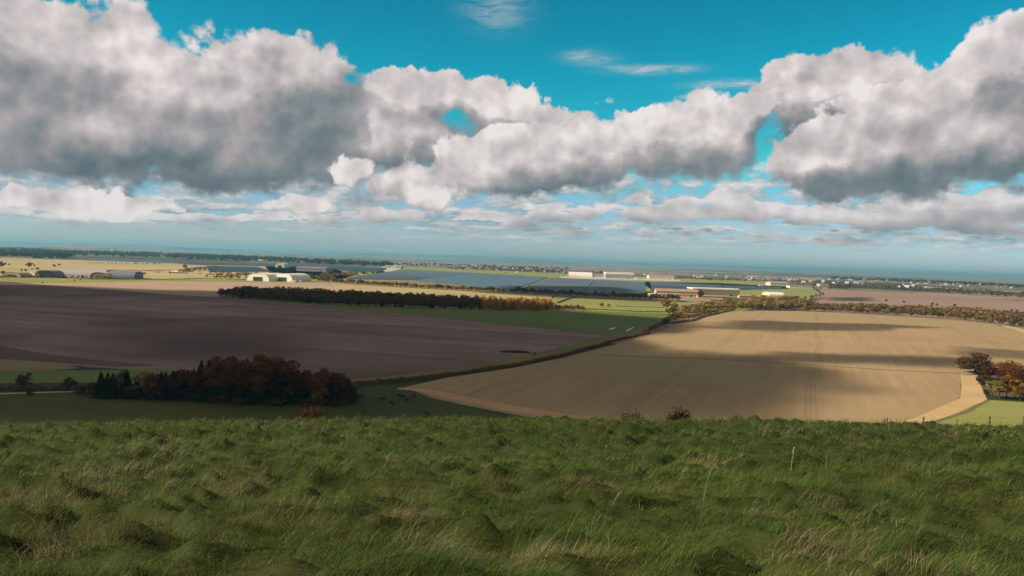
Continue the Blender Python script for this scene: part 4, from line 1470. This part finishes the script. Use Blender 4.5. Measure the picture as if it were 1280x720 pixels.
barrel_shed(236, 322.8, 8, 2.6, 60, 0, B_lilac, B_lilac, 'far grey arched hangar before the dark skyline wood', doors=1, name='hangar')

# the long hangars beyond the solar farm
barrel_shed(726, 346.2, 29, 6.0, 110, 0, B_white, B_tan, 'round-shouldered white-roofed hangar at the left end of the long hangars', doors=0, end_on=False, name='hangar')
gable_building(751, 347.0, 18, 3.6, 40, 0, B_pale, B_lilac, 'lower link building between the long hangars', windows=8, flat=True, rise=.3)
gable_building(774.5, 348.2, 35, 7.6, 90, 0, B_lilac, B_white, 'long white flat-roofed hangar with a glazed front beyond the solar farm', 'hangar', windows=11, flat=True, rise=.28, name='hangar', wcol=B_blue)
barrel_shed(760, 342.6, 4.5, 2.4, 40, 0, B_white, B_white, 'small white dome peeping over the long white flat-roofed hangar', doors=0, name='hangar')
gable_building(796, 349.0, 5, 1.8, 14, 0, B_white, B_white, 'tiny white hut between the long white hangar and the pink-roofed one', 'hut', name='hut', flat=True)
gable_building(827, 348.8, 31, 5.0, 80, 0, B_pale, B_tile, 'pink-roofed pale hangar farthest right of the long hangars', 'hangar', windows=0, rise=.35, name='hangar')
gable_building(953, 357.6, 8, 1.6, 10, 0, B_white, B_white, 'small white hut at the right tip of the solar farm', 'hut', name='hut', flat=True)

# beside the tree thicket
gable_building(846.5, 370.4, 53, 9.0, 26, 1, B_sand, B_tile, 'long two-storey sandy brick building with a pinkish tiled roof', windows=18, floors=2, rise=.36)
gable_building(836, 371.6, 26, 4.6, 8, 1, B_sand, B_pale, 'low sandy extension in front of the left half of the long brick building', windows=6, rise=.2, flat=True)
gable_building(816, 369.6, 9, 2.6, 12, 1, B_pale, B_white, 'low pale shed touching the left end of the long brick building', 'shed', name='shed', windows=2)
gable_building(895, 369.6, 58, 9.0, 60, 2, B_green, B_white, 'wide grey-green windowless shed with a pale roof edge', 'shed', flat=True, rise=.16, windows=0, name='shed')
gable_building(922.6, 370.4, 3.2, 10.0, 6, 2, B_sand, B_sand, 'narrow sandy stair tower at the right corner of the grey-green shed', 'tower', flat=True, rise=.05, windows=0, name='stair_tower')
gable_building(892, 372.6, 40, 3.4, 12, 2, B_sand, B_tile, 'row of low sandy outbuildings in front of the grey-green shed', windows=12, rise=.4)
gable_building(938, 372.6, 28, 3.6, 14, 3, B_sand, B_tile, 'long low pink-roofed range right of the stair tower', windows=9, rise=.4)
barrel_shed(970, 369.6, 19, 4.2, 50, 8, B_white, B_pale, 'white curved-roof hangar half hidden by the tall olive trees', doors=0, end_on=False, name='hangar')
gable_building(1003, 380.8, 12, 2.4, 10, 3, B_lilac, B_lilac, 'small grey shed in the trees at the left corner of the far brown field', 'shed', name='shed', windows=0)
gable_building(858, 386.4, 17, 2.6, 12, -6, B_dark, B_blue, 'open dark barn with a blue-grey roof behind the tan trees', 'barn', name='barn', windows=0)
gable_building(861, 388.6, 9, 2.6, 8, -6, B_white, B_white, 'small white barn in front of the open dark barn', 'barn', name='barn', windows=0, flat=True)
gable_building(975, 357.4, 24, 5.0, 60, 2, B_pale, B_lilac, 'pale cream office range on the far right of the airfield', windows=12, floors=2, rise=.3)
gable_building(1011, 360.4, 48, 3.0, 40, 2, B_white, B_lilac, 'long thin row of white sheds behind the green field', 'shed', windows=16, flat=True, rise=.3, name='shed')
gable_building(1030, 359.6, 11, 4.4, 30, 2, B_pale, B_pale, 'cream block at the right end of the thin row of white sheds', windows=4, flat=True, rise=.2)
gable_building(1134.5, 359.4, 2.6, 2.6, 30, 0, B_white, B_white, 'left of two bright white blocks beyond the far brown field', name='tower_block', flat=True, rise=.1)
gable_building(1138.4, 359.6, 3.2, 3.0, 30, 0, B_white, B_white, 'right of two bright white blocks beyond the far brown field', name='tower_block', flat=True, rise=.1)
gable_building(1163.5, 360.4, 6.5, 1.6, 40, 0, B_white, B_white, 'bright white shed right of the two white blocks beyond the far brown field', 'shed', name='shed', flat=True)
gable_building(1128, 359.0, 3.4, 1.8, 30, 0, B_white, B_lilac, 'dimmer white house left of the two bright white blocks', 'house', name='house', flat=False)
gable_building(1225, 368.2, 3, 1.8, 20, 0, B_lilac, B_lilac, 'small grey house in the hedge behind the far brown field', 'house', name='house')

# the distant town: houses and warehouses too small to tell apart
hb = MB()
hb.box(-6, 6, -4, 4, 0, 6)
hb.prismx([(-4.4, 6.003), (4.4, 6.003), (0, 9.5)], -6.3, 6.3)
h_me = [hb.mesh('town_house') for _ in range(3)]
for m_, mt in zip(h_me, (B_pale, B_red, B_lilac)):
    m_.materials.append(mt)
wb = MB()
wb.box(-40, 40, -25, 25, 0, 10)
wb.box(-41, 41, -26, 26, 10.003, 11)
w_me = [wb.mesh('warehouse') for _ in range(2)]
w_me[0].materials.append(B_pale)
w_me[1].materials.append(B_lilac)
for i in range(130):
    px = rr.choice([rr.uniform(600, 1000), rr.uniform(940, 1290), rr.uniform(930, 1080)])
    py = horizon(px) + rr.uniform(10.5, 17)
    o = link('town_house', rr.choice(h_me), None, None, gp(px, py))
    s = rr.uniform(.7, 1.3)
    o.scale = (s * 1.3, s, s)
    o.rotation_euler.z = rr.uniform(-.5, .5)
    tag(o, 'tiny distant house among the specks of the far town', 'house', 'houses of the distant town')
for i in range(48):
    px = rr.choice([rr.uniform(500, 900), rr.uniform(880, 1290), rr.uniform(940, 1200)])
    py = horizon(px) + rr.uniform(7, 14)
    o = link('warehouse', rr.choice(w_me), None, None, gp(px, py))
    s = rr.uniform(.3, .75)
    o.scale = (s * 1.6, s, s * .8)
    o.rotation_euler.z = rr.uniform(-.3, .3)
    tag(o, 'pale distant warehouse, a bright dash in the far town', 'warehouse', 'warehouses of the distant town')

# ------------------------------------------------------------------ low blue hills on the skyline
def ridge(pts, dist, depth, mat, name='hills'):
    V = []
    dense = []
    for (x0, y0), (x1, y1) in zip(pts, pts[1:]):
        n = 12
        dense += [(x0 + (x1 - x0) * k / n, y0 + (y1 - y0) * k / n) for k in range(n)]
    dense.append(pts[-1])
    for px, py in dense:
        d = ray(px, py + rr.uniform(-.12, .12))
        t = dist / d.y
        z = CAM_Z + d.z * t
        x = d.x * t
        V += [(x * (dist - depth) / dist, dist - depth, -1), (x, dist, max(z, 4)), (x * (dist + depth) / dist, dist + depth, -1)]
    F = []
    for i in range(len(dense) - 1):
        a = 3 * i
        F += [(a, a + 3, a + 4, a + 1), (a + 1, a + 4, a + 5, a + 2)]
    return tag(link(name, np_mesh(name, np.array(V), np.array(F), True), mat), kind='structure')


ridge([(-300, 288), (-60, 300), (0, 301.6), (60, 303.5), (110, 303.8), (190, 307), (300, 312.5), (420, 317.5), (520, 320)], 26000, 5000, M_far)
ridge([(380, 315.2), (460, 316), (560, 319), (640, 321.5), (760, 326.6), (900, 331.5), (1000, 335.5), (1100, 338.6), (1200, 341.5), (1290, 345), (1500, 353)], 34000, 6000, M_far)
ridge([(-200, 309), (30, 309.8), (60, 309.0), (110, 310.2), (200, 314.5), (330, 320), (420, 325), (500, 330)], 9000, 1800, M_far)


# ------------------------------------------------------------------ solar farm
def panel_mat():
    m, b = new_mat('solar_glass')
    p = wpos()
    n = noise(p, 1 / 160, 2, .5)
    E.put(b.inputs['Base Color'], cmix(n, (.078, .120, .165), (.105, .155, .20)))
    b.inputs['Roughness'].default_value = .38
    b.inputs['Specular IOR Level'].default_value = .5
    b.inputs['Metallic'].default_value = .25
    return m


M_panel = panel_mat()


def solar(c4, label, pitch=9.0):
    """rows of tilted panels filling a picture quadrilateral: far left, far right, near right, near left"""
    fl, fr, nr, nl = [gp(*q) for q in c4]
    b = MB()
    n = int(max((fl - nl).length, (fr - nr).length) / pitch)
    n = max(3, min(n, 190))
    for i in range(n):
        t = (i + .5) / n
        a, c = nl.lerp(fl, t), nr.lerp(fr, t)
        u = (c - a).normalized()
        v = Vector((-u.y, u.x, 0))
        w = 2.5
        P_ = [a - v * w + Vector((0, 0, .7)), c - v * w + Vector((0, 0, .7)), c + v * w + Vector((0, 0, 3.1)), a + v * w + Vector((0, 0, 3.1))]
        Q_ = [q - Vector((0, 0, .12)) for q in P_]
        b.add(P_ + Q_, [(0, 1, 2, 3), (7, 6, 5, 4), (0, 4, 5, 1), (1, 5, 6, 2), (2, 6, 7, 3), (3, 7, 4, 0)])
    o = b.build('solar_panel_block', M_panel)
    return tag(o, label, 'solar panels', 'blocks of the solar farm')


solar([(503, 337.4), (596, 341.8), (516, 350.6), (430, 349)], 'solar block at the left end of the long solar farm, running to a point')
solar([(598, 341.9), (686, 347.2), (641, 362.5), (519, 351.2)], 'solar block between the left pointed one and the pale diagonal track')
solar([(690, 347.6), (743, 350.2), (728, 366.6), (648, 362.8)], 'solar block just right of the pale diagonal track')
solar([(746, 350.4), (806, 353.2), (806, 369.0), (731, 366.8)], 'solar block just left of the green gap')
solar([(813, 353.6), (902, 357.8), (903, 362.6), (816, 368.8)], 'solar block just right of the green gap behind the brick building')
solar([(904, 357.9), (976, 360.2), (976, 361.6), (905, 361.8)], 'thin solar block tapering off at the right end of the solar farm')
solar([(258, 333.0), (322, 334.2), (340, 339.8), (262, 340.6)], 'isolated bright blue solar block behind the rusty scrub on the left')
solar([(180, 325.8), (420, 332.0), (470, 335.6), (240, 331.2)], 'dark navy solar strip below the skyline wood')
solar([(396, 333.6), (484, 335.2), (478, 339.6), (442, 340.2)], 'slate-blue solar block beside the pale apron')
solar([(110, 323.2), (215, 326.4), (225, 329.6), (105, 325.6)], 'grey-blue solar strip farthest left below the skyline wood')
strip('solar_farm_track', [(641, 364), (662, 355), (688, 347)], [8, 8, 8], .10, M_conc)
strip('solar_farm_track', [(728, 368), (736, 358), (745, 350)], [6, 6, 6], .10, M_olive)

# ------------------------------------------------------------------ small things in the fields
wp = plain('white_plastic', (.80, .80, .78), .4, .06, 1)
for (x0, y0, x1, y1, w), l in zip([(762, 412.0, 768, 410, 1.7), (782.5, 414.2, 791.5, 409.6, .9)],
                                  ['short wide white plastic sheet weighted down on the green wheat', 'long narrow white plastic strip on the green wheat']):
    a, c = gp(x0, y0), gp(x1, y1)
    d = (c - a).normalized()
    nrm = Vector((-d.y, d.x, 0))
    V, F = [], []
    N, M_ = 24, 6
    for i in range(N + 1):
        for j in range(M_ + 1):
            q = a.lerp(c, i / N) + nrm * w * (j / M_ - .5) * 2
            e = math.sin(math.pi * j / M_) * min(1, i / 2, (N - i) / 2)
            V.append((q.x, q.y, .12 + e * .55 + rr.uniform(0, .10)))
    for i in range(N):
        for j in range(M_):
            k = i * (M_ + 1) + j
            F.append((k, k + 1, k + M_ + 2, k + M_ + 1))
    tag(link('plastic_sheet', np_mesh('plastic_sheet', np.array(V), np.array(F), True), wp), l, 'plastic sheet')


def mound(name, px, py, wpx, h, depth, mat, label, cat, seed):
    p = gp(px, py)
    w = hpx(px, py, wpx)
    N, M_ = 60, 14
    V, F = [], []
    for i in range(N + 1):
        for j in range(M_ + 1):
            u, v = i / N * 2 - 1, j / M_ * 2 - 1
            e = max(0, 1 - u * u) ** .4 * max(0, 1 - v * v) ** .6
            z = h * e * (.7 + .6 * float(fbm(np.array([u * 6 + seed]), np.array([v * 2.]), 3, seed)[0]))
            V.append((p.x + u * w / 2, p.y + v * depth / 2 * (1 - .4 * u * u), z + .04))
    for i in range(N):
        for j in range(M_):
            k = i * (M_ + 1) + j
            F.append((k, k + M_ + 1, k + M_ + 2, k + 1))
    return tag(link(name, np_mesh(name, np.array(V), np.array(F), True), mat), label, cat)


mound('muck_heap', 644, 440.5, 40, 1.6, 9, plain('dark_muck', (.030, .020, .020), .9, .4, 1), 'long flat blackish muck heap on the ploughed field', 'muck heap', 4)
template('greybush', 'bush', leaf_mat('pale_twigs', (.20, .15, .14), (.27, .20, .18)), 2.4, 700, .14, 210, name='thorn_bush')
plant('greybush', gp(668, 444), hpx(668, 444, 4.2), 'pale leafless thorn bush at the right end of the muck heap', 'bush')


# cattle: one skinned body, copied
def cow_body(graze):
    me = bpy.data.meshes.new('cow')
    hd = (1.62, 0, .35) if graze else (1.62, 0, 1.45)
    nk = (1.22, 0, .85) if graze else (1.22, 0, 1.42)
    J = {'pel': (-.75, 0, 1.12), 'mid': (0, 0, 1.05), 'sho': (.70, 0, 1.15), 'nk': nk, 'hd': hd, 'muz': (hd[0] + (.12 if graze else .35), 0, hd[2] - (.25 if graze else .12)),
         'tail': (-1.02, 0, 1.22), 'tail2': (-1.10, 0, .45)}
    ed = [('pel', 'mid'), ('mid', 'sho'), ('sho', 'nk'), ('nk', 'hd'), ('hd', 'muz'), ('pel', 'tail'), ('tail', 'tail2')]
    rad = {'pel': .36, 'mid': .42, 'sho': .36, 'nk': .20, 'hd': .15, 'muz': .09, 'tail': .05, 'tail2': .03}
    for s, y in (('l', .22), ('r', -.22)):
        J['ear' + s] = (hd[0] - .08, y * 1.1, hd[2] + .10)
        ed.append(('hd', 'ear' + s))
        rad['ear' + s] = .035
        J['fe' + s], J['fk' + s], J['ff' + s] = (.68, y, .75), (.70, y, .40), (.68, y, .02)
        J['he' + s], J['hk' + s], J['hf' + s] = (-.68, y, .72), (-.88, y, .48), (-.82, y, .02)
        ed += [('sho', 'fe' + s), ('fe' + s, 'fk' + s), ('fk' + s, 'ff' + s), ('pel', 'he' + s), ('he' + s, 'hk' + s), ('hk' + s, 'hf' + s)]
        rad.update({'fe' + s: .14, 'fk' + s: .08, 'ff' + s: .065, 'he' + s: .17, 'hk' + s: .085, 'hf' + s: .065})
    ks = list(J)
    me.from_pydata([J[k] for k in ks], [(ks.index(a), ks.index(b)) for a, b in ed], [])
    o = bpy.data.objects.new('cow', me)
    col.objects.link(o)
    o.modifiers.new('s', 'SKIN')
    for k, sv in zip(ks, me.skin_vertices[0].data):
        sv.radius = (rad[k], rad[k] * (1.0 if k not in ('mid',) else 1.05))
        sv.use_root = (k == 'pel')
    sb = o.modifiers.new('b', 'SUBSURF')
    sb.levels = sb.render_levels = 1
    dg = bpy.context.evaluated_depsgraph_get()
    out = bpy.data.meshes.new_from_object(o.evaluated_get(dg))
    out.polygons.foreach_set('use_smooth', [True] * len(out.polygons))
    bpy.data.objects.remove(o)
    return out


cow_m = plain('black_hide', (.016, .012, .011), .7, .3, 2)
cows = [cow_body(True), cow_body(False)]
for c_ in cows:
    c_.materials.clear()
    c_.materials.append(cow_m)
for i, (px, py, a, k, l) in enumerate([
        (477.5, 500.5, 10, 0, 'black cow grazing farthest left in the upper row, between copse and stubble corner'),
        (489.5, 505.5, -35, 0, 'black cow head down just below and right of the farthest left one'),
        (499.5, 496.5, 20, 0, 'black cow by the tip of the ploughed margin, topmost of the herd'),
        (508, 501.8, 60, 1, 'black cow standing turned to the camera under the ploughed margin'),
        (505, 498.0, 170, 0, 'black cow half behind the one that is turned to the camera'),
        (533.5, 519, -30, 0, 'black cow farthest right of the herd, alone near the brow of the hill'),
        (454.5, 515.5, 90, 1, 'dark cow standing behind the tall pale grass stems near the copse'),
        (516, 496.8, 0, 0, 'black cow along the lower edge of the ploughed margin')]):
    o = link('cow', cows[k], None, None, gp(px, py) + Vector((0, 0, .04)))
    o.rotation_euler.z = R(a)
    o.scale = (1.15,) * 3
    tag(o, l, 'cow', 'black cattle on the pasture')


# ---- on the brow of the hill: bushes and the fence
def on_hill(px, y):
    d = ray(px, 525)
    x = d.x * y / d.y
    return Vector((x, y, hz(x, y)))


def sight_z(px, py, y):
    d = ray(px, py)
    return CAM_Z + d.z * y / d.y


def brow_bush(key, px, ytop, wpx, y, label, nm, cat='bush'):
    p = on_hill(px, y)
    h = max(.8, (sight_z(px, ytop, y) - p.z) * 1.12)
    w = wpx * y / FPX * 1.1
    wide = w / (h * 1.10)
    plant(key, p + Vector((0, 0, -.1)), h, label, cat, None, wide, name=nm)


brow_bush('redbush', 389, 504, 44, 69, 'red-brown hawthorn bush rising behind the brow below the copse', 'hawthorn_bush')
brow_bush('gorse', 850, 510, 38, 65, 'blackish rounded gorse bush on the brow right of the middle', 'gorse_bush')
brow_bush('gorse', 922, 519, 24, 64, 'low dark sliver of gorse right of the rounded gorse bush', 'gorse_bush')
brow_bush('redbush', 790, 513, 40, 65, 'thin reddish bramble patch left of the rounded gorse bush', 'bramble_bush')

M_post = plain('weathered_post', (.10, .075, .058), .9, .35, 6)
M_wire = plain('galvanised_wire', (.22, .21, .20), .5, .1, 6, metal=.6)
fr_ = empty('post_and_wire_fence', on_hill(1180, 68))
tag(fr_, 'post-and-wire stock fence along the right half of the brow', 'fence')
base = fr_.location.copy()
pp = []
for px, hh, ww in [(975, 1.05, .035), (1010, 1.1, .04), (1057, 1.15, .045), (1105, 1.25, .06), (1108.6, 1.3, .065), (1154, 1.32, .075), (1196, 1.15, .04), (1237, 1.38, .075), (1279.5, 1.5, .09), (1322, 1.3, .06), (1364, 1.3, .06)]:
    p = on_hill(px, 66.5)
    ztop = sight_z(px, {1010: 523, 1057: 523, 1105: 522.5, 1108.6: 522, 1154: 520.8, 1196: 523, 1237: 519.8, 1279.5: 519.5}.get(px, 523), 66.5)
    h = max(hh, ztop - p.z)
    b = MB()
    lean = rr.uniform(-.04, .04)
    b.tube([(0, 0, -.2), (lean * .5, 0, h * .5), (lean, 0, h - .03), (lean, 0, h)], [ww, ww * .95, ww * .9, ww * .5], 8)
    o = b.build('post', M_post, fr_, p - base)
    pp.append((p - base, h, lean))
for k, f in enumerate((.55, .75, .93)):
    b = MB()
    b.tube([tuple(p + Vector((l * f, -.06, h * f))) for p, h, l in pp], [.006] * len(pp), 4)
    b.build('wire', M_wire, fr_)

# ------------------------------------------------------------------ grass on the down
def hit(px, py):
    """where a line of sight meets the hillside"""
    d = ray(px, py)
    y = np.arange(3, 75, .1)
    x = d.x * y / d.y
    z = CAM_Z + d.z * y / d.y
    below = z < hill_z(x, y, False)
    i = int(np.argmax(below)) if below.any() else len(y) - 1
    return float(x[i]), float(y[i])


gr = np.random.default_rng(77)

# patches of dead straw-coloured grass: centre px, py, radius across and along (m), strength
DRY = [hit(a, b) + (r1, r2, w) for a, b, r1, r2, w in [
    (95, 625, 1.9, 1.6, .9), (150, 600, 1.5, 1.3, .9), (40, 640, 1.0, .9, .6), (240, 615, 1.2, 1.0, .6), (295, 610, .8, .6, .6), (60, 700, 1.0, .7, .9), (30, 690, .7, .5, .6),
    (530, 662, .42, .28, 1.0), (492, 672, .3, .2, .8), (370, 660, .5, .3, .5), (260, 690, .6, .4, .7), (545, 705, .6, .35, .6), (895, 590, .9, 1.0, .9), (970, 655, .55, .35, 1.0),
    (860, 585, .8, .8, .6), (1000, 710, .5, .3, .9), (720, 700, .8, .35, .6), (800, 695, .8, .35, .6), (1090, 695, .5, .3, .8), (930, 690, .5, .3, .7), (440, 645, .4, .3, .6), (470, 580, .9, .7, .5),
    (1035, 635, .8, .6, .35), (1140, 545, 6, 3, .35), (500, 526, 5, 5, .95), (570, 524, 4, 4, .6), (380, 530, 8, 3, .5), (1110, 535, 6, 3, .6), (150, 535, 10, 4, .4), (700, 525, 6, 4, .35), (740, 575, 1.5, 1.2, .4), (640, 560, 2.5, 2, .3)]]


def dryness(x, y):
    f = np.zeros_like(x)
    for cx, cy_, r1, r2, w in DRY:
        f = np.maximum(f, w * np.exp(-(((x - cx) / r1) ** 2 + ((y - cy_) / r2) ** 2) * 1.1))
    return f + (fbm(x / 2.2, y / 1.6, 3, 55) - .67) * 1.6


def scatter(y0, y1, dens, margin=1.12):
    n = int(dens * .69 * margin * (y1 * y1 - y0 * y0))
    y = np.sqrt(gr.uniform(y0 * y0, y1 * y1, n))
    x = gr.uniform(-1, 1, n) * y * .70 * margin
    return x, y


def blades(x, y, L, w, segs, lean, lr, dirj=.7, stiff=1.0):
    """curved blades; returns vertices, faces. lean: how far tips travel over, in blade lengths"""
    n = len(x)
    z = hill_z(x, y)
    tus = fbm(x * .6 + 3, y * .8, 2, 91)
    ang = (fbm(x / 5, y / 5, 2, 61) - .5) * 2.2 - .35 + gr.normal(0, dirj, n)      # 0 = towards +x, negative = towards the camera
    dxv, dyv = np.cos(ang), np.sin(ang)
    fa = gr.uniform(0, math.pi, n)
    sx, sy = np.cos(fa), np.sin(fa) * .6
    ts = np.linspace(0, 1, segs + 1)
    V = np.empty((n, segs + 1, 2, 3))
    ln = lean * (1 + lr * gr.normal(0, 1, n))
    ln = np.clip(ln, .02, 1.25)
    for k, t in enumerate(ts):
        over = ln * t ** 1.7
        up = t * np.sqrt(np.clip(1 - (ln * t ** .9 * .82) ** 2, .04, 1))
        cx = x + dxv * over * L * .9
        cyv = y + dyv * over * L * .9
        cz = z - .02 + up * L
        ww = w * (1 - t) ** .7 * .5 + .0004
        V[:, k, 0] = np.stack([cx - sx * ww, cyv - sy * ww, cz], -1)
        V[:, k, 1] = np.stack([cx + sx * ww, cyv + sy * ww, cz], -1)
    idx = np.arange(n * (segs + 1) * 2).reshape(n, segs + 1, 2)
    F = np.stack([idx[:, :-1, 0], idx[:, :-1, 1], idx[:, 1:, 1], idx[:, 1:, 0]], -1).reshape(-1, 4)
    return V.reshape(-1, 3), F, segs


def grass_mat():
    m, b = new_mat('long_grass')
    nt = E.nt
    p = wpos()
    at = nt.nodes.new('ShaderNodeAttribute')
    at.attribute_name = 'tint'
    rnd, dry, tip = sepx(E(at.outputs['Vector']))
    n = noise(p, .45, 3, .6)
    g = cmix(((n - .5) * 1.6 + rnd * .9).clamp(), (.026, .082, .008), (.160, .255, .038))
    g = cmix(sstep(noise(vm('ADD', p, (40, 9, 0)), .30, 3, .6), .50, .70) * .7, g, (.16, .155, .045))
    g = cmix(dry, g, cmix(rnd, (.24, .18, .095), (.58, .47, .29)))
    g = cmix(tip * .35, g, (.26, .24, .10))
    E.put(b.inputs['Base Color'], g)
    b.inputs['Roughness'].default_value = .55
    b.inputs['Specular IOR Level'].default_value = .25
    tr = nt.nodes.new('ShaderNodeBsdfTranslucent')
    E.put(tr.inputs[0], g)
    mx = nt.nodes.new('ShaderNodeMixShader')
    mx.inputs[0].default_value = .35
    out = nt.nodes['Material Output']
    nt.links.new(b.outputs[0], mx.inputs[1])
    nt.links.new(tr.outputs[0], mx.inputs[2])
    nt.links.new(mx.outputs[0], out.inputs[0])
    return m


M_grass = grass_mat()


def grass_object(name, parts, label=None):
    Vs, Fs, T, o_ = [], [], [], 0
    for (V, F, segs), dry in parts:
        n = len(V) // ((segs + 1) * 2)
        rnd = gr.uniform(0, 1, n)
        a = np.empty((n, segs + 1, 2, 3))
        a[..., 0] = rnd[:, None, None]
        a[..., 1] = dry[:, None, None]
        a[..., 2] = np.linspace(0, 1, segs + 1)[None, :, None] ** 2
        T.append(a.reshape(-1, 3))
        Vs.append(V)
        Fs.append(F + o_)
        o_ += len(V)
    me = np_mesh(name, np.vstack(Vs), np.vstack(Fs), True)
    at = me.attributes.new('tint', 'FLOAT_VECTOR', 'POINT')
    at.data.foreach_set('vector', np.vstack(T).astype(np.float32).ravel())
    me.materials.append(M_grass)
    return tag(link(name, me), label, kind='stuff')


parts = []
for y0, y1, dens, L0_, w0, segs in [(4.6, 9, 2300, .19, .0042, 4), (9, 14, 1300, .20, .006, 3), (14, 24, 560, .21, .009, 3), (24, 40, 210, .22, .015, 2), (40, 80, 70, .24, .024, 2)]:
    x, y = scatter(y0, y1, dens)
    tall = .65 + .75 * fbm(x * .75, y * 1.9, 3, 11, .5)
    d = dryness(x, y)
    dry = (gr.uniform(0, 1, len(x)) < np.clip(d * 1.05 + .03, .02, .85)).astype(float)
    cl_ = fbm(x * 2.6 + y, y * 3.6, 2, 71)
    L = L0_ * tall * gr.uniform(.6, 1.4, len(x)) * (1 + .25 * np.clip(d, 0, 1)) * (.30 + 2.6 * np.clip(cl_ - .2, 0, 1) ** 1.3)
    parts.append((blades(x, y, L * .78, w0 * gr.uniform(.6, 1.3, len(x)), segs, .92, .28), dry))
grass_object('grass', parts)

# taller dead stalks, standing thicker in the dry patches and along the brow
parts = []
for y0, y1, dens, w0 in [(4.8, 12, 60, .0030), (12, 25, 34, .0055), (25, 45, 10, .010), (45, 74, 7.5, .016)]:
    x, y = scatter(y0, y1, dens)
    d = dryness(x, y)
    k = gr.uniform(0, 1, len(x)) < np.clip(d * 1.3 - .12, .015, 1)
    x, y, d = x[k], y[k], d[k]
    L = gr.uniform(.28, .60, len(x)) * (1.35 if y0 > 40 else 1.0) * (.8 + .4 * np.clip(d, 0, 1))
    parts.append((blades(x, y, L, np.full(len(x), w0), 4, .38, .5, .5), np.full(len(x), 1.0)))
grass_object('dry_grass_stalks', parts)



def seed_stem(px, py, h, lean, label, side=1):
    x, y = hit(px, py)
    z = float(hill_z(np.array([x]), np.array([y]))[0])
    b = MB()
    r0 = .0035 if y < 14 else .008
    pts = [(0, 0, -.02), (side * lean * .25 * h, 0, h * .45), (side * lean * .6 * h, -.03 * h, h * .8), (side * lean * h, -.06 * h, h)]
    b.tube(pts, [r0, r0 * .8, r0 * .6, r0 * .3], 5)
    for k in range(9):
        t = .72 + .03 * k
        c = Vector(pts[2]).lerp(Vector(pts[3]), (t - .72) / .28) if t > .72 else Vector(pts[2])
        a = k * 2.2
        e = Vector((math.cos(a) * .05 * h * (1.3 - t), math.sin(a) * .05 * h * (1.3 - t), .05 * h))
        b.tube([tuple(c), tuple(c + e * .6), tuple(c + e)], [r0 * .5, r0 * 1.5, r0 * .3], 4)
    o = b.build('grass_stem', M_straw, None, (x, y, z))
    tag(o, label, 'grass stem')


M_straw = plain('straw', (.42, .34, .20), .8, .25, 8)
seed_stem(879, 634, .50, .22, 'tall pale stem standing alone right of the middle of the grass')
seed_stem(988, 592, .75, .06, 'thin upright pale stem above the tall lone one, nearer the brow')
seed_stem(762, 648, .30, .5, 'short pale stem bent over to the right in the dark hollow')
